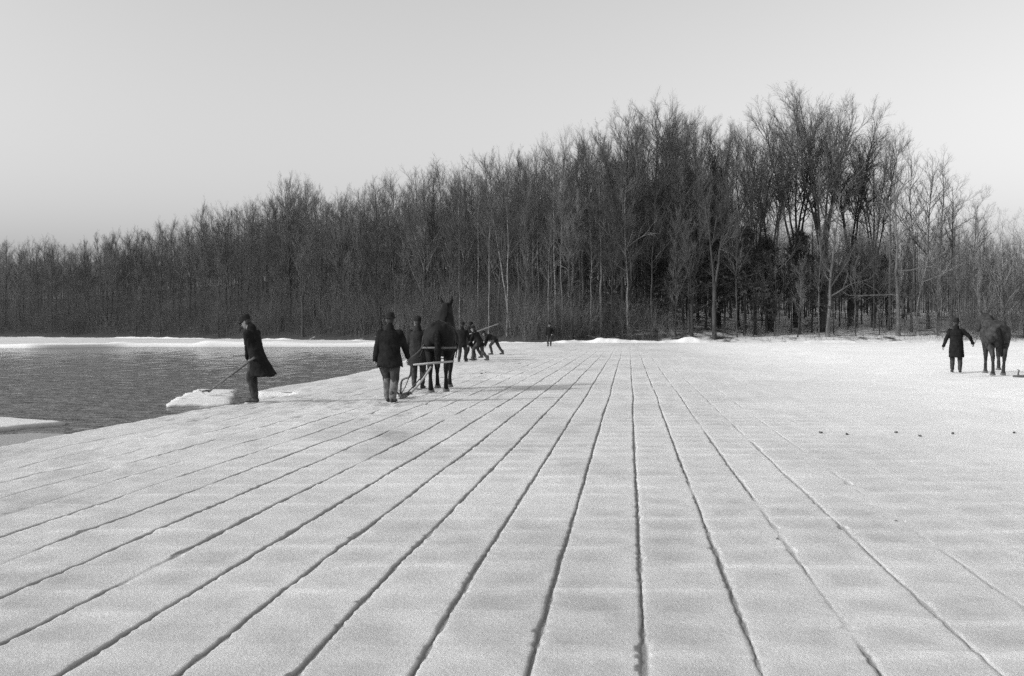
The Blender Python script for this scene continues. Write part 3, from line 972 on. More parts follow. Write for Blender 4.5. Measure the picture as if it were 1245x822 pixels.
# ================================================================== FIGURES
class Solid:
    """closed overlapping lofts, fused into one skin by a voxel remesh"""
    def __init__(s):
        s.V = []; s.F = []

    def loft(s, rings):
        n = len(rings[0]); b = len(s.V)
        for r in rings:
            s.V.extend([tuple(p) for p in r])
        for l in range(len(rings) - 1):
            for i in range(n):
                j = (i + 1) % n
                s.F.append((b + l * n + i, b + l * n + j, b + (l + 1) * n + j, b + (l + 1) * n + i))
        s.F.append(tuple(b + i for i in reversed(range(n))))
        e = b + (len(rings) - 1) * n
        s.F.append(tuple(e + i for i in range(n)))

    def ring(s, c, ax, ay, n=14):
        return [c + ax * math.cos(2 * PI * i / n) + ay * math.sin(2 * PI * i / n) for i in range(n)]

    def cap(s, p0, r0, p1, r1, flat=None, n=12):
        """tapered capsule; flat = (vector, factor) squeezes it along a direction"""
        p0 = Vector(p0); p1 = Vector(p1)
        d = p1 - p0
        if d.length < 1e-6: d = Vector((0, 0, 1e-4))
        z = d.normalized()
        ref = Vector((1, 0, 0)) if abs(z.x) < 0.8 else Vector((0, 1, 0))
        if flat is not None and abs(Vector(flat[0]).normalized().dot(z)) < 0.95:
            ref = Vector(flat[0])
        a = (ref - z * ref.dot(z)).normalized()
        b = z.cross(a)
        fa = flat[1] if flat is not None else 1.0
        rings = []
        for t in (-0.98, -0.8, -0.5, 0):
            k = math.sqrt(1 - t * t); rings.append(s.ring(p0 + z * (t * r0), a * (r0 * k * fa), b * (r0 * k), n))
        for t in (0, 0.5, 0.8, 0.98):
            k = math.sqrt(1 - t * t); rings.append(s.ring(p1 + z * (t * r1), a * (r1 * k * fa), b * (r1 * k), n))
        s.loft(rings)

    def chain(s, pts, rad, flat=None):
        for i in range(len(pts) - 1):
            s.cap(pts[i], rad[i], pts[i + 1], rad[i + 1], flat)

    def mesh(s, name, voxel=0.01, smooth=4, folds=0.0, fscale=6.0, seed=0):
        raw = bpy.data.meshes.new('raw'); raw.from_pydata([tuple(v) for v in s.V], [], s.F); raw.update()
        o = bpy.data.objects.new('raw', raw); COL.objects.link(o)
        m = o.modifiers.new('r', 'REMESH'); m.mode = 'VOXEL'; m.voxel_size = voxel
        if smooth:
            m2 = o.modifiers.new('s', 'SMOOTH'); m2.factor = 0.5; m2.iterations = smooth
        dg = bpy.context.evaluated_depsgraph_get(); dg.update()
        me = bpy.data.meshes.new_from_object(o.evaluated_get(dg), depsgraph=dg)
        bpy.data.objects.remove(o); bpy.data.meshes.remove(raw)
        me.name = name
        nv = len(me.vertices)
        if folds > 0 and nv:
            co = np.zeros(nv * 3, np.float32); no = np.zeros(nv * 3, np.float32)
            me.vertices.foreach_get('co', co); me.vertices.foreach_get('normal', no)
            co = co.reshape(-1, 3); no = no.reshape(-1, 3)
            f = fbm(co[:, 0] * fscale * 2.3 + co[:, 2] * fscale * .5 + seed * 3.1, co[:, 1] * fscale * 2.3 + co[:, 2] * fscale * 0.7, 3)
            f2 = fbm(co[:, 2] * fscale * 2.6 + seed, (co[:, 0] + co[:, 1]) * fscale * 1.0, 3)
            co = co + no * ((f + 0.7 * f2) * folds)[:, None]
            me.vertices.foreach_set('co', co.ravel().astype(np.float32)); me.update()
        me.polygons.foreach_set('use_smooth', np.ones(len(me.polygons), dtype=bool))
        return me


def ik(a, b, l1, l2, pole):
    a = Vector(a); b = Vector(b); d = b - a
    L = min(d.length, 0.998 * (l1 + l2)); u = d.normalized(); b = a + u * L
    x = (l1 * l1 - l2 * l2 + L * L) / (2 * L); h = math.sqrt(max(l1 * l1 - x * x, 0))
    p = Vector(pole); p = (p - u * p.dot(u)).normalized()
    return a + u * x + p * h, b


def hand(S, w, d, palm, thumb_side, curl=0.5):
    """palm, four unequal bent fingers and a thumb from the side of the palm"""
    d = Vector(d).normalized(); pn = Vector(palm); pn = (pn - d * pn.dot(d)).normalized()
    sd = d.cross(pn) * thumb_side
    c = w + d * 0.045
    S.cap(w, 0.024, w + d * 0.03, 0.028, (pn, 0.7))
    for k in (-1, -.35, .35, 1):
        S.cap(w + d * 0.012 + sd * k * 0.02, 0.017, w + d * 0.085 + sd * k * 0.029, 0.0145, (pn, 0.85))
    for k, L in ((1, .072), (.35, .082), (-.35, .076), (-1, .058)):
        p = w + d * 0.088 + sd * k * 0.030
        dd = (d + sd * k * 0.10).normalized(); ang = 0
        for j, fr in enumerate((.45, .32, .23)):
            ang += curl * (0.9 if j else 0.7)
            q = p + (dd * math.cos(ang) + pn * math.sin(ang)) * (L * fr)
            S.cap(p, 0.0095 - 0.0008 * j, q, 0.009 - 0.0008 * j, None, 8)
            p = q
    t0 = w + d * 0.028 + sd * 0.026
    t1 = t0 + (d * 0.6 + sd * 0.7 + pn * 0.3).normalized() * 0.036
    t2 = t1 + (d * 0.85 + sd * 0.05 + pn * (0.4 + curl * .4)).normalized() * 0.032
    S.cap(t0, 0.013, t1, 0.0115, None, 8); S.cap(t1, 0.011, t2, 0.009, None, 8)


def person(label, loc, yaw, lean=3.0, twist=0.0, side=0.0, hip=0.93, feet=((-.1, .0, 0), (.1, .05, 0)), toes=((-.15, 1), (.15, 1)), hands=((-.3, .05, .8), (.3, .05, .8)),
           world_hands=False, head=(0, 0), coat='short', hem=0.30, flare=(0, -.02), hat='bowler', scale=1.0, mats=None, voxel=0.009, curl=0.6, gaiters=False, seed=0, group=None,
           elbow=((-.7, -1, -.2), (.7, -1, -.2)), bulk=1.0):
    """feet: ankle points over the ground; hands: wrist targets; lean in degrees forward"""
    mats = mats or {}
    root = empty('person', loc, yaw)
    root.scale = (scale,) * 3
    tag(root, label, 'person', group)
    inv = Matrix.Translation(loc) @ Matrix.Rotation(yaw, 4, 'Z') @ Matrix.Scale(scale, 4)
    inv = inv.inverted()
    P = Vector((0, 0, hip))
    la = R(lean)
    up = Vector((math.sin(R(side)), math.sin(la), math.cos(la))).normalized()
    rt0 = Vector((1, 0, 0)); fw0 = up.cross(rt0) * -1
    rt = (Matrix.Rotation(R(twist), 3, up) @ (rt0 - up * rt0.dot(up))).normalized()
    fw = up.cross(rt).normalized()
    chest = P + up * 0.30; sh = P + up * 0.475; neck = P + up * 0.535
    hp, hy = head
    hdup = (up * 0.55 + Vector((0, 0, 1)) * 0.45)
    hf = Vector((0, 1, 0)) if lean < 45 else fw
    hup = (Matrix.Rotation(-R(hp), 3, rt) @ hdup).normalized()
    hfw = hf - hup * hf.dot(hup); hfw = (Matrix.Rotation(R(hy), 3, hup) @ hfw.normalized()).normalized()
    hrt = hfw.cross(hup).normalized()
    hc = neck + up * 0.03 + hup * 0.145 + hfw * 0.03
    # joints
    hips = [P + Vector((-.095, 0, -.02)), P + Vector((.095, 0, -.02))]
    ank, knee, wr, elb, shd = [], [], [], [], []
    for i in range(2):
        a = Vector(feet[i]) + Vector((0, 0, 0.085))
        k, a = ik(hips[i], a, 0.43, 0.425, (toes[i][0] * .6, 1, 0))
        knee.append(k); ank.append(a)
        s_ = sh + rt * (0.185 * (1 if i else -1)) - up * 0.03
        t = Vector(hands[i])
        if world_hands: t = inv @ t
        e, w = ik(s_, t, 0.29, 0.26, elbow[i])
        shd.append(s_); elb.append(e); wr.append(w)
    # body: one continuous skin
    B = Solid()
    B.loft([B.ring(P + up * z, rt * rx, fw * ry) for z, rx, ry in ((-.1, .10, .08), (-.04, .165, .11), (.05, .16, .105), (.18, .14, .095), (.32, .165, .11), (.42, .17, .10), (.50, .11, .075), (.54, .06, .06))])
    B.chain([neck - up * .04, hc - hup * .06], [.062, .055])
    hr = []
    for u_, rx, ry, f_ in ((-.122, .026, .03, .045), (-.108, .045, .052, .034), (-.07, .061, .078, .018), (-.02, .072, .094, .004), (.03, .076, .099, -.002), (.07, .069, .09, -.006), (.10, .05, .066, -.008), (.118, .022, .03, -.008)):
        hr.append(B.ring(hc + hup * u_ + hfw * f_, hrt * rx, hfw * ry, 18))
    B.loft(hr)
    B.cap(hc + hfw * .096 + hup * .015, .009, hc + hfw * .116 - hup * .026, .0145, None, 8)          # nose
    B.cap(hc + hfw * .084 + hup * .022 - hrt * .04, .012, hc + hfw * .084 + hup * .022 + hrt * .04, .012, None, 8)   # brow
    B.cap(hc + hfw * .086 - hup * .066 - hrt * .018, .009, hc + hfw * .086 - hup * .066 + hrt * .018, .009, None, 8)  # lips
    for sgn in (-1, 1):
        B.cap(hc + hrt * sgn * .077 + hup * .014 - hfw * .012, .02, hc + hrt * sgn * .075 - hup * .026 - hfw * .006, .014, (hrt, .5), 8)
    for i in range(2):
        B.chain([hips[i], knee[i], ank[i]], [.085, .058, .042])
        td = Vector((toes[i][0], toes[i][1], 0)).normalized()
        B.cap(ank[i] + Vector((0, 0, -.04)), .036, ank[i] + td * .16 + Vector((0, 0, -.05)), .03)
        B.chain([shd[i], elb[i], wr[i]], [.052, .042, .029])
        hd = (wr[i] - elb[i]).normalized()
        palm = Vector((1 if i == 0 else -1, 0.15, 0))
        if abs(hd.z) < 0.75: palm = Vector((0.2 if i == 0 else -.2, 0, -1))
        hand(B, wr[i], hd, palm, 1 if i == 0 else -1, curl)
    bo = mobj('body', B.mesh('body', min(voxel, .0075), 2), M['skin'], root)
    for sgn in (-1, 1):
        e = Solid(); e.cap(hc + hfw * .088 + hrt * sgn * .033 + hup * .003, .0105, hc + hfw * .089 + hrt * sgn * .034 + hup * .003, .0105, None, 8)
        mobj('eye', e.mesh('eye', .004, 0), M['eye'], root)
    # hair
    H = Solid()
    H.loft([H.ring(hc + hup * u_ - hfw * (.022 + .01), hrt * rx, hfw * ry, 16) for u_, rx, ry in ((-.075, .045, .035), (-.05, .066, .07), (0, .08, .082), (.05, .079, .085), (.09, .06, .07), (.12, .03, .035))])
    mobj('hair', H.mesh('hair', .009, 2), M['hair'], root)
    # trousers
    T = Solid()
    T.loft([T.ring(P + up * z, rt0 * rx * bulk, fw * ry * bulk) for z, rx, ry in ((-.14, .09, .08), (-.08, .17, .125), (.0, .185, .135), (.10, .17, .12))])
    for i in range(2):
        T.chain([hips[i], hips[i].lerp(knee[i], .5), knee[i], ank[i].lerp(knee[i], .12)], [.105 * bulk, .098 * bulk, .08 * bulk, .066])
    mobj('trousers', T.mesh('trousers', .012, 3, .010, 5, seed), mats.get('trousers', M['trouser']), root)
    # boots and gaiters, one of each a foot
    for i in range(2):
        td = Vector((toes[i][0], toes[i][1], 0)).normalized()
        S = Solid(); a = ank[i]
        pitch = Vector((0, 0, 0))
        S.cap(a + Vector((0, 0, .10)), .058, a, .052)
        S.cap(a - td * .035 + Vector((0, 0, -.042)), .043, a + td * .10 + Vector((0, 0, -.043)), .042)
        S.cap(a + td * .10 + Vector((0, 0, -.043)), .045, a + td * .185 + Vector((0, 0, -.052)), .033)
        mobj('boot', S.mesh('boot', .009, 2), M['leather'], root)
        if gaiters:
            G = Solid(); G.chain([knee[i].lerp(a, .10), knee[i].lerp(a, .45), knee[i].lerp(a, .93)], [.088, .085, .074])
            mobj('gaiter', G.mesh('gaiter', .011, 3, .008, 7, seed + i), M['gaiter'], root)
    # coat
    C = Solid()
    fl = Vector((0, flare[1], 0)); sp = flare[0]
    rings = [(neck + up * .01, .075, .075), (neck - up * .035, .12, .09), (sh - up * .0, .20, .115), (sh - up * .07, .225, .135), (chest, .215, .14), (P + up * .15, .195, .135), (P + up * .02, .205, .145)]
    rr = [C.ring(c, rt * (a * bulk), fw * (b * bulk), 20) for c, a, b in rings]
    for q in (0.35, .7, 1.0):
        c = P + Vector((0, 0, -hem * q)) + fl * (q ** 1.2)
        ty = Vector((0, 1, -(flare[2] if len(flare) > 2 else 0) * q))
        rr.append([p_ + Vector((0, 0, .03 * math.sin(7 * i_ / 3.0 + seed))) * (q > .9) for i_, p_ in enumerate(C.ring(c, rt0 * ((.212 + sp * q) * bulk), ty * ((.155 + (sp + abs(flare[1]) * .45) * q) * bulk), 20))])
    C.loft(rr)
    for i in range(2):
        C.chain([shd[i] + (rt if i == 0 else -rt) * .03 - up * .02, shd[i], elb[i], wr[i] - (wr[i] - elb[i]).normalized() * .02], [.085 * bulk, .082 * bulk, .066 * bulk, .052])
        C.chain([wr[i] - (wr[i] - elb[i]).normalized() * .05, wr[i] - (wr[i] - elb[i]).normalized() * .01], [.058, .058])
    C.chain([neck - up * .02 - fw * .02, neck + up * .04 - fw * .025], [.09, .085])
    mobj('coat', C.mesh('coat', .0115, 3, .014, 4.5, seed + 5), mats.get('coat', M['wool']), root)
    # hat
    K = Solid()
    ht = (hup - hfw * .12).normalized(); hf2 = ht.cross(hrt) * -1
    b = hc + ht * .055
    if hat == 'bowler':
        prof = ((-.012, .125, .145), (.002, .13, .15), (.006, .10, .12), (.03, .092, .112), (.075, .088, .107), (.105, .07, .085), (.12, .035, .045))
    elif hat == 'felt':
        prof = ((-.014, .14, .155), (.0, .145, .16), (.004, .10, .118), (.05, .093, .112), (.10, .088, .10), (.118, .05, .06))
    else:
        prof = ((-.045, .084, .108), (-.01, .09, .115), (.04, .094, .118), (.075, .088, .108), (.10, .06, .075), (.108, .03, .04))
    K.loft([K.ring(b + ht * z, hrt * rx, hf2 * ry, 22) for z, rx, ry in prof])
    if hat == 'cap':
        K.loft([K.ring(b + ht * z + hfw * f_, hrt * rx, hf2 * ry, 16) for z, f_, rx, ry in ((-.03, .10, .06, .06), (-.018, .105, .072, .07), (-.010, .10, .06, .06))])
    mobj('hat', K.mesh('hat', .008, 2), M['felt'], root)
    return root


def horse(label, loc, yaw, coat, scale=1.0, neck_up=1.0, head_turn=0.0, hind=((-.1, 0), (.12, .05)), fore=((.12, .0), (-.12, .06)), harness=True, blink=True, seed=0, tail_dir=(0, -.1), girth=1.0):
    root = empty('work_horse', loc, yaw)
    root.scale = (scale,) * 3
    tag(root, label, 'horse')
    S = Solid()
    X = Vector((1, 0, 0)); Yv = Vector((0, 1, 0)); Z = Vector((0, 0, 1))
    # trunk: rump, loin, barrel, chest
    S.loft([S.ring(Vector((0, y, z)), X * (rx * girth), Z * rz, 20) for y, z, rx, rz in (
        (-1.02, 1.26, .12, .15), (-.96, 1.27, .22, .25), (-.82, 1.29, .30, .32), (-.62, 1.29, .335, .345), (-.40, 1.26, .33, .33), (-.15, 1.21, .345, .345), (.12, 1.19, .355, .365),
        (.36, 1.17, .325, .40), (.56, 1.22, .29, .39), (.72, 1.24, .235, .32), (.83, 1.25, .14, .20))])
    S.cap((0, -.60, 1.50), .15, (0, -.30, 1.45), .13)
    S.cap((0, .30, 1.48), .11, (0, .58, 1.50), .12)
    for sg in (-1, 1):
        S.cap((sg * .17 * girth, -.72, 1.28), .21, (sg * .20 * girth, -.88, 1.08), .145)
        S.cap((sg * .20 * girth, -.55, 1.52), .09, (sg * .13 * girth, -.85, 1.48), .10)        # buttock
        S.cap((sg * .20, .52, 1.25), .17, (sg * .19, .50, 1.02), .14)          # shoulder
    nb = Vector((0, .62, 1.36)); q = neck_up
    pl = Vector((math.sin(R(head_turn)) * .28, .62 + .46 + (1 - q) * .40, 1.36 + .66 * q - (1 - q) * .10))
    md = nb.lerp(pl, .5) + Vector((0, -.02, .05))
    S.chain([nb, md, pl], [.31, .235, .165], (X, .95))
    hd = Vector((math.sin(R(head_turn)) * .7, .62, -.78)).normalized()
    mz = pl + hd * .52
    S.cap(pl + hd * .02, .15, pl + hd * .28, .11, (X, .9))
    S.cap(pl + hd * .28, .095, mz, .072, (X, .85))
    S.cap(pl + hd * .14 - Yv * .09 - Z * .02, .085, pl + hd * .24 - Yv * .05, .07, (X, .7))   # jowl
    hr = Vector((hd.y, -hd.x, 0)).normalized()
    for sg in (-1, 1):
        b = pl + hr * (sg * .085) + Z * .10
        S.cap(b, .048, b + Z * .11 + hr * (sg * .045), .046, (Yv, .55), 10)
        S.cap(b + Z * .11 + hr * (sg * .045), .044, b + Z * .22 + hr * (sg * .065), .012, (Yv, .5), 10)
        S.cap(pl + hd * .13 + hr * (sg * .085) + Yv * .03, .026, pl + hd * .15 + hr * (sg * .088) + Yv * .03, .026, None, 8)
    hoofs = []
    for i, sg in enumerate((-1, 1)):
        dx, (lift, dy) = sg * .19, (0, 0)
        oy, lz = hind[i][0], hind[i][1]
        st = Vector((sg * .21, -.60 + oy * .35, .90 + lz * .3)); hk = Vector((sg * .175, -.90 + oy * .85, .56 + lz)); ft = Vector((sg * .165, -.82 + oy, .17 + lz)); hf = Vector((sg * .165, -.76 + oy, .05 + lz))
        S.chain([Vector((sg * .19, -.72, 1.18)), st, Vector((sg * .185, -.80 + oy * .7, .70 + lz * .8)), hk, hk.lerp(ft, .5), ft, hf], [.19, .13, .080, .064, .043, .052, .058])
        S.cap(hk - Yv * .035 + Z * .03, .045, hk - Yv * .02 - Z * .05, .04)
        hoofs.append((hf, lz))
        oy, lz = fore[i][0], fore[i][1]
        kn = Vector((sg * .165, .54 + oy * .55 + lz * .8, .52 + lz * .6)); ft = Vector((sg * .16, .52 + oy, .17 + lz)); hf = Vector((sg * .16, .57 + oy, .05 + lz))
        S.chain([Vector((sg * .185, .50, 1.0)), kn.lerp(Vector((sg * .185, .5, 1.0)), .45), kn, kn.lerp(ft, .5), ft, hf], [.135, .088, .064, .044, .052, .058])
        hoofs.append((hf, lz))
    mobj('body', S.mesh('body', .017, 4, .010, 2.2, seed), coat, root)
    for hf, lz in hoofs:
        h = Solid()
        h.loft([h.ring(Vector((hf.x, hf.y + a, z + lz)), X * rx, Yv * ry, 14) for z, a, rx, ry in ((.0, .03, .085, .095), (.02, .028, .083, .092), (.075, .01, .068, .074), (.10, .0, .06, .064))])
        mobj('hoof', h.mesh('hoof', .011, 1), M['hoof'], root)
    T = Solid()
    t0 = Vector((0, -1.03, 1.38)); td = Vector(tail_dir + (0,)) if len(tail_dir) == 2 else Vector(tail_dir)
    T.chain([t0 + Yv * .05, t0 + Vector((0, -.06, -.10)), t0 + Vector((td.x * .5, -.08 + td.y * .5, -.42)), t0 + Vector((td.x, -.05 + td.y, -.80))], [.05, .058, .085, .035])
    mobj('tail', T.mesh('tail', .013, 1, .02, 9, seed), M['mane'], root)
    Mn = Solid()
    Mn.chain([nb + Vector((.03, -.16, .22)), md + Vector((.05, -.12, .12)), pl + Vector((.03, -.08, .09)), pl + Vector((0, .04, .12))], [.055, .07, .055, .035], (X, .6))
    mobj('mane', Mn.mesh('mane', .013, 1, .02, 9, seed + 2), M['mane'], root)
    if harness:
        def hoop(name, cy, cz, rx, rz, w, mat, tilt=0.0, th=.022, y1=None):
            A = Acc(); n = 40
            a = np.linspace(0, 2 * np.pi, n + 1)
            P = np.stack([np.cos(a) * rx, cy + np.sin(a) * rz * tilt, cz + np.sin(a) * rz], -1)
            out = []
            sec = np.array([(-w / 2, 0), (w / 2, 0), (w / 2, th), (-w / 2, th)])
            rad = nrm(np.stack([np.cos(a), np.zeros_like(a), np.sin(a)], -1))
            V = np.stack([P + np.array([0, 1, 0]) * s_[0] + rad * s_[1] for s_ in sec], 1).reshape(-1, 3)
            i = np.arange(n)[:, None] * 4 + np.arange(4)[None]
            j = np.arange(n)[:, None] * 4 + (np.arange(4)[None] + 1) % 4
            A.add(V, np.stack([i, j, j + 4, i + 4], -1).reshape(-1, 4))
            return mobj(name, A.mesh(name, False), mat, root)
        hoop('girth_strap', .22, 1.16, .375, .415, .07, M['dark_strap'])
        # collar: a padded ring leaning round the neck base
        A = Acc(); a = np.linspace(0, 2 * np.pi, 33)
        P = np.stack([np.cos(a) * .29, .64 - np.sin(a) * .12, 1.34 + np.sin(a) * .36], -1)
        A.tubes(P[None], np.full((1, 33), .062), 8)
        mobj('collar', A.mesh('collar'), M['dark_strap'], root)
        # breeching: strap round the haunches and back strap, with hip straps
        A = Acc(); a = np.linspace(-.35, np.pi + .35, 30)
        P = np.stack([np.cos(a) * .40, -.72 - np.clip(np.sin(a), -1, 1) * .385, np.full_like(a, 1.02)], -1)
        A.tubes(P[None], np.full((1, 30), .024), 6)
        mobj('breeching_strap', A.mesh('breeching_strap'), M['strap'], root)
        A = Acc()
        for sg in (-1, 1):
            P = np.array([(0, -.62, 1.655), (sg * .16, -.66, 1.59), (sg * .30, -.72, 1.44), (sg * .365, -.76, 1.24), (sg * .385, -.78, 1.03)])
            A.tubes(P[None], np.full((1, 5), .016), 6)
        mobj('hip_strap', A.mesh('hip_strap'), M['dark_strap'], root)
        A = Acc()
        for sg in (-1, 1):
            P = np.array([(sg * .30, .62, 1.12), (sg * .385, .1, 1.04), (sg * .40, -.5, .95), (sg * .41, -1.05, .80)])
            A.tubes(P[None], np.full((1, 4), .014), 6)
        mobj('trace', A.mesh('trace'), M['dark_strap'], root)
        if blink:
            A = Acc()
            for off in (.04, .20, .36):
                a = np.linspace(0, 2 * np.pi, 21); c = pl + hd * off; r_ = .125 - .10 * off
                up2 = hd.cross(hr)
                P = np.array([c + hr * (math.cos(t) * r_ * .9) + up2 * (math.sin(t) * r_ * 1.05) for t in a])
                A.tubes(P[None], np.full((1, 21), .011), 6)
            mobj('bridle', A.mesh('bridle'), M['dark_strap'], root)
            for sg in (-1, 1):
                b = Solid(); c = pl + hd * .13 + hr * (sg * .125) + Yv * .02
                b.cap(c, .055, c + hd * .05, .055, (hr, .15))
                mobj('blinker', b.mesh('blinker', .008, 1), M['dark_strap'], root)
    return root


def bar(name, pts, rad, mat, parent=None, n=8):
    A = Acc(); P = np.array([tuple(p) for p in pts], float); r = np.full(len(pts), rad) if np.isscalar(rad) else np.interp(np.linspace(0, 1, len(pts)), np.linspace(0, 1, len(rad)), rad)
    A.tubes(P[None], r[None], n)
    V, Q, T = A.arrays()
    m = len(pts)
    T = [[0, i + 1, i] for i in range(1, n - 1)] + [[(m - 1) * n, (m - 1) * n + i, (m - 1) * n + i + 1] for i in range(1, n - 1)]
    return mobj(name, np_mesh(name, V, Q, T), mat, parent)


def curve(pts, n=14):
    """smooth line through points (Catmull-Rom)"""
    P = [Vector(p) for p in pts]; P = [P[0] * 2 - P[1]] + P + [P[-1] * 2 - P[-2]]
    out = []
    for i in range(1, len(P) - 2):
        for t in np.linspace(0, 1, n, endpoint=(i == len(P) - 3)):
            a, b, c, d = P[i - 1], P[i], P[i + 1], P[i + 2]
            out.append(0.5 * ((2 * b) + (c - a) * t + (2 * a - 5 * b + 4 * c - d) * t * t + (3 * b - a - 3 * c + d) * t ** 3))
    return out


def yaw_to(fx, fy):
    return math.atan2(-fx, fy)


# --- the man with the pole on the edge of the channel
h1 = W(301.0, 441, 21.10); h2 = W(306.5, 438.0, 20.98)
pd = (h1 - Vector((-7.50, 25.3, -0.06))).normalized()
ptip = Vector((-7.50, 25.3, -0.06))
ax = (h1 - ptip).normalized()
h2 = h1 + ax * 0.30
person('man in a long flaring dark coat bending over the open water with a pole', (-5.21, 20.93, 0.0), yaw_to(-.97, .26), lean=15, hip=.93,
       feet=((-.085, -.01, 0), (.085, .08, 0)), toes=((-.1, 1), (.1, 1)), hands=(h1 + Vector((.02, -.05, .05)), h2 + Vector((.03, -.02, .05))), world_hands=True,
       head=(20, 0), coat='long', hem=.40, flare=(.05, -.14, .12), hat='cap', voxel=.007, curl=1.0, seed=11, scale=1.03, elbow=((-.8, -.6, -.6), (.8, -.8, -.5)))
pr = empty('pike_pole', ptip)
tag(pr, 'long wooden pike pole reaching over the water to the ice raft', 'pole')
bar('shaft', [Vector((0, 0, 0)), ax * 1.5, ax * 3.0, h2 + ax * .35 - ptip], [.022, .027, .028, .026], M['dark_wood'], pr)
sdv = ax.cross(Vector((0, 0, 1))).normalized()
bar('spike', [ax * .35, ax * .1, -ax * .06], [.03, .034, .012], M['iron'], pr)
bar('hook', curve([ax * .22, ax * .20 + sdv * .10, ax * .08 + sdv * .16, -ax * .05 + sdv * .12], 4), [.026, .024, .012], M['iron'], pr)

# --- the man at the plough
person('man in short dark coat and pale gaiters walking behind the plough, holding its handle', (-2.50, 20.95, 0), yaw_to(.10, 1), lean=4, hip=.935,
       feet=((-.075, .16, 0), (.075, -.10, .0)), toes=((-.1, 1), (.2, 1)), hands=(Vector((-2.80, 20.95, .86)), Vector((-2.13, 21.22, .84))), world_hands=True,
       head=(0, 12), hem=.22, flare=(.035, -.0), hat='bowler', gaiters=True, voxel=.007, curl=.8, seed=21, scale=1.02, bulk=1.12, elbow=((-1, -.5, 0), (1, -.6, 0)))

# --- the man walking at the near horse's flank
person('man in a long dark coat walking close to the left flank of the near horse', (-2.34, 25.4, 0), yaw_to(.1, 1), lean=2, hip=.93,
       feet=((-.09, .0, 0), (.09, .12, 0)), hands=((-.28, .08, .80), (.26, .22, 1.02)), head=(0, 35), hem=.34, flare=(.05, 0), hat='cap', seed=31, scale=1.01, mats={'coat': M['wool2']})

# --- plough horse
horse('dark harnessed horse with ears pricked, drawing the ice plough', (-1.72, 25.05, 0), yaw_to(.02, 1), M['coat_bay'], scale=1.03, neck_up=.90, head_turn=4,
      hind=((-.12, 0), (.06, 0)), fore=((.12, .0), (-.14, .04)), seed=41, tail_dir=(.03, -.06))

# --- the ice plough with its handles, draught bar and marking arm
pl0 = Vector((-2.40, 21.75, 0))
pr = empty('ice_plough', pl0)
tag(pr, 'wooden handled ice plough between the walking man and the near horse', 'plough')
o_ = -pl0
B = Acc()
def box(A, c, sx, sy, sz, rz=0.0, taper=1.0):
    v = []
    for z, k in ((-sz / 2, 1), (sz / 2, taper)):
        for x, y in ((-1, -1), (1, -1), (1, 1), (-1, 1)):
            px_, py_ = x * sx / 2 * k, y * sy / 2 * k
            v.append((c[0] + px_ * math.cos(rz) - py_ * math.sin(rz), c[1] + px_ * math.sin(rz) + py_ * math.cos(rz), c[2] + z))
    A.add(np.array(v), np.array([(0, 3, 2, 1), (4, 5, 6, 7), (0, 1, 5, 4), (1, 2, 6, 5), (2, 3, 7, 6), (3, 0, 4, 7)]))
box(B, (0.06, .42, .085), .05, .95, .05, -.1, .92)
mobj('beam', B.mesh('beam', False), M['dark_wood'], pr)
B = Acc()
for i in range(5):
    box(B, (0.0 + .018 * i + .02, .06 + .17 * i, .03), .014, .12, .07, -.1, .8)
mobj('blade', B.mesh('blade', False), M['iron'], pr)
bar('handle', curve([Vector((0.02, .1, .12)), Vector((.06, .02, .40)), W(498, 458, 21.35) + o_, W(500, 446, 21.15) + o_, Vector((-2.10, 20.98, .86)) + o_], 6), .022, M['dark_wood'], pr)
bar('handle', curve([Vector((-.02, .15, .1)), Vector((-.14, -.02, .26)), Vector((-.30, -.25, .50)), Vector((-.38, -.5, .80))], 6), .020, M['dark_wood'], pr)
bar('brace', [Vector((.03, .12, .10)), W(493, 470, 21.6) + o_, W(500, 452, 21.3) + o_], .010, M['iron'], pr)
k0 = W(498.5, 479.5, 22.6); k0.z = .07
k1 = W(508, 468.5, 22.75); k2 = W(517, 457, 22.9); k3 = W(524, 446, 23.05)
bar('marking_arm', curve([k0 + o_, k1 + o_, k2 + o_, k3 + o_], 5), [.032, .026, .022], M['ash_wood'], pr)
bar('guide_shoe', [k0 + o_ + Vector((-.02, -.18, -.02)), k0 + o_ + Vector((0, -.04, .02)), k0 + o_ + Vector((.02, .2, -.02))], [.02, .032, .02], M['iron'], pr)
e0 = W(502.5, 443.6, 23.0); e1 = W(552, 439.3, 23.35)
bar('draught_bar', [e0 + o_, e0.lerp(e1, .5) + o_, e1 + o_], [.02, .027, .02], M['ash_wood'], pr)
em = e0.lerp(e1, .45)
bar('draught_chain', [Vector((.10, .85, .10)), (k3 + o_).lerp(Vector((.10, .85, .10)), .4), em + o_ + Vector((0, -.02, -.03))], .014, M['iron'], pr)
bar('rein', curve([Vector((-2.10, 21.05, .90)) + o_, W(507, 429, 22.6) + o_, W(514.5, 420, 24.0) + o_, Vector((-2.08, 25.3, 1.42)) + o_], 6), .011, M['strap'], pr)

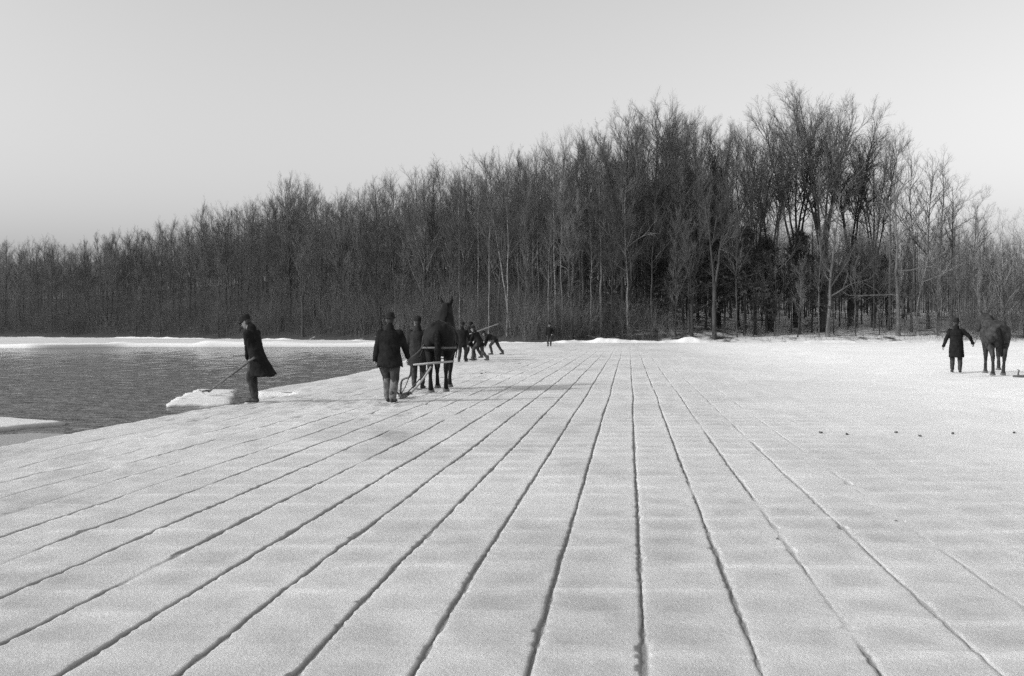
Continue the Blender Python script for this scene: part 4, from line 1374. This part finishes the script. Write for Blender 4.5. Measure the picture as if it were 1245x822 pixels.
# --- the gang farther up the field
G_ = 'gang of ice cutters up the field'
person('standing worker half hidden behind the near horse, nearest of the distant gang', (-2.20, 44.9, 0), yaw_to(.3, 1), lean=8, hands=((-.2, .35, .95), (.22, .35, .95)), feet=((-.1, -.12, 0), (.1, .22, 0)), hip=.90,
       hem=.25, hat='cap', voxel=.011, seed=51, group=G_)
person('worker in the distant gang holding a long pole slantwise', (-2.02, 47.4, 0), yaw_to(.8, .6), lean=10, hands=((-.1, .42, 1.22), (.24, .30, 1.16)), feet=((-.14, -.1, 0), (.14, .15, 0)), hip=.91,
       hem=.25, hat='bowler', voxel=.011, seed=52, group=G_)
person('worker in the distant gang striding with legs wide apart', (-1.46, 46.9, 0), yaw_to(-.85, .5), lean=34, hands=((-.2, .52, .66), (.2, .50, .62)), feet=((-.12, .30, 0), (.12, -.34, 0)), hip=.84,
       hem=.16, hat='cap', voxel=.011, seed=53, group=G_)
person('worker bent double at the right end of the distant gang', (-.93, 56.5, 0), yaw_to(-1, .15), lean=68, hip=.86, hands=((-.2, .62, .45), (.2, .60, .42)), feet=((-.1, .16, 0), (.12, -.42, 0)),
       hem=.12, hat='cap', voxel=.011, seed=54, group=G_)
person('worker stooping beside the pole holder in the distant gang', (-1.66, 50.5, 0), yaw_to(-.9, .3), lean=42, hip=.88, hands=((-.2, .5, .55), (.2, .5, .52)), feet=((-.1, .14, 0), (.1, -.16, 0)),
       hem=.2, hat='bowler', voxel=.011, seed=55, group=G_)
a_ = W(566.5, 408, 47.0); b_ = W(606, 393.6, 48.2)
pr = empty('long_pole', a_)
tag(pr, 'pale wooden pole slanting up to the right over the distant gang', 'pole')
bar('shaft', [Vector((0, 0, 0)), (b_ - a_) * .5, b_ - a_], [.026, .026, .02], M['ash_wood'], pr)
# the ice saw worked by the striding man
pr = empty('ice_saw', (-1.98, 47.2, -.10))
tag(pr, 'long ice saw between the striding worker and the bent one in the distant gang', 'saw')
bar('blade', [Vector((0, 0, -.2)), Vector((.26, -.14, .52))], [.03, .045], M['iron'], pr, 4)
bar('handle', [Vector((.26, -.14, .50)), Vector((.36, -.19, .78))], .02, M['ash_wood'], pr)
bar('crossbar', [Vector((.30, -.34, .74)), Vector((.41, -.04, .80))], .02, M['ash_wood'], pr)

# --- the lone man in front of the wood
person('small dark figure standing alone on the snow before the wood', (2.94, 80.2, 0), yaw_to(-.3, -1), lean=1, hands=((-.24, .12, .95), (.24, .1, .86)), hem=.34, hat='felt', voxel=.012, seed=61, scale=1.02)

# --- the man leading the other horse
person('man in knee-length dark coat walking away with a horse on a lead', (14.97, 34.5, 0), yaw_to(.40, 1), lean=2, hip=.93, side=0,
       feet=((-.12, .12, 0), (.11, -.06, 0)), hands=((-.42, .02, .80), (.50, .12, .97)), hem=.42, flare=(.03, 0), hat='bowler', seed=71, scale=1.02, elbow=((-1, -.4, .1), (1, -.5, -.3)), curl=.9, bulk=1.0)
horse('dappled dark horse with lowered head led across the snow at the right edge', (15.74, 33.4, 0), yaw_to(.33, 1), M['coat_dun'], scale=1.08, neck_up=.58, head_turn=-28,
      hind=((-.20, 0), (.20, 0)), fore=((.26, .0), (-.16, .10)), seed=81, girth=.92, harness=False, blink=False, tail_dir=(.05, -.05))
lr = empty('lead_rope', (15.45, 34.45, 0))
tag(lr, 'lead rope between the hand of the man in the knee-length coat and his horse', 'rope')
bar('rope', curve([Vector((-.02, -.03, .97)), Vector((.12, .12, .93)), Vector((.32, .36, 1.08)), Vector((.50, .57, 1.38))], 6), .012, M['strap'], lr)

# --- draw bar lying on the snow behind that horse
db = empty('draw_bar', (15.28, 30.9, 0))
tag(db, 'wooden draw bar with iron hook lying on the snow at the right edge', 'draw bar')
bar('bar', [Vector((-.16, 0, .05)), Vector((.3, .03, .05)), Vector((1.15, .08, .04))], [.03, .045, .04], M['dark_wood'], db)
bar('hook', curve([Vector((0, .0, .05)), Vector((.0, .01, .14)), Vector((.03, .02, .22)), Vector((-.01, .05, .25))], 4), .022, M['iron'], db)

# --- droppings and bits of dirt on the snow
g_ = np.random.default_rng(15)
for px, py in ((999, 527), (1030, 528.5), (1088, 526), (1118, 530.5), (1158, 528), (1232, 526.5), (590, 453), (585, 454.5)):
    d = FPX * CAM_H / (py - HY); x = (px - CX) / FPX * d
    S = Solid(); c0 = Vector((x, d, .008))
    for _ in range(3):
        c = Vector((x + g_.normal() * .018, d + g_.normal() * .03, .006 + g_.random() * .012)); S.cap(c0, .012, c, .010 + g_.random() * .006)
    o = mobj('dropping', S.mesh('dropping', .008, 1), M['dung'])
    tag(o, 'small dark clod lying on the open snow', 'clod', 'dark clods on the snow')


# ================================================================== LIGHT, SKY, CAMERA
def build_light():
    w = bpy.data.worlds.new('World'); SC.world = w
    w.use_nodes = True
    nt = w.node_tree; N = nt.nodes; L = nt.links
    bg = N['Background']
    sky = N.new('ShaderNodeTexSky'); sky.sky_type = 'NISHITA'; sky.sun_disc = False
    sky.sun_elevation = R(26); sky.sun_rotation = R(250)
    sky.air_density = 1.0; sky.dust_density = 3.0; sky.ozone_density = 1.0
    bw = N.new('ShaderNodeSeparateColor')              # a blue-sensitive black and white plate
    L.new(sky.outputs[0], bw.inputs[0])
    lum = N.new('ShaderNodeRGBToBW'); L.new(sky.outputs[0], lum.inputs[0])
    mx = N.new('ShaderNodeMath'); mx.operation = 'MULTIPLY_ADD'; mx.inputs[1].default_value = 0.85
    L.new(bw.outputs[2], mx.inputs[0])
    hl = N.new('ShaderNodeMath'); hl.operation = 'MULTIPLY'; hl.inputs[1].default_value = 0.15
    L.new(lum.outputs[0], hl.inputs[0]); L.new(hl.outputs[0], mx.inputs[2])
    L.new(mx.outputs[0], bg.inputs['Color'])
    bg.inputs['Strength'].default_value = SKY
    ld = bpy.data.lights.new('sun', 'SUN')
    ld.energy = SUN; ld.angle = R(1.2); ld.color = (1, 1, 1)
    o = bpy.data.objects.new('sun', ld); COL.objects.link(o)
    dirn = Vector((0.94 * math.cos(R(26)), 0.34 * math.cos(R(26)), -math.sin(R(26))))
    o.rotation_euler = dirn.to_track_quat('-Z', 'Y').to_euler()


SKY, SUN = 0.15, 2.0
build_light()
cd = bpy.data.cameras.new('camera')
cd.sensor_width = 36.0; cd.sensor_fit = 'HORIZONTAL'; cd.lens = 36.0 * FPX / 1245.0
cd.shift_y = -(411.0 - HY) / 1245.0
cd.clip_start = 0.1; cd.clip_end = 6000
cam = bpy.data.objects.new('camera', cd); COL.objects.link(cam)
cam.location = (0, 0, CAM_H); cam.rotation_euler = (R(90), 0, 0)
SC.camera = cam
SC.view_settings.view_transform = 'Standard'
SC.view_settings.look = 'None'
SC.view_settings.exposure = 0.43
SC.view_settings.gamma = 1.0
SC.render.engine = 'CYCLES'
SC.cycles.use_denoising = False
SC.cycles.sample_clamp_direct = 4
SC.cycles.sample_clamp_indirect = 3
SC.cycles.max_bounces = 5
SC.cycles.diffuse_bounces = 2
SC.cycles.glossy_bounces = 2
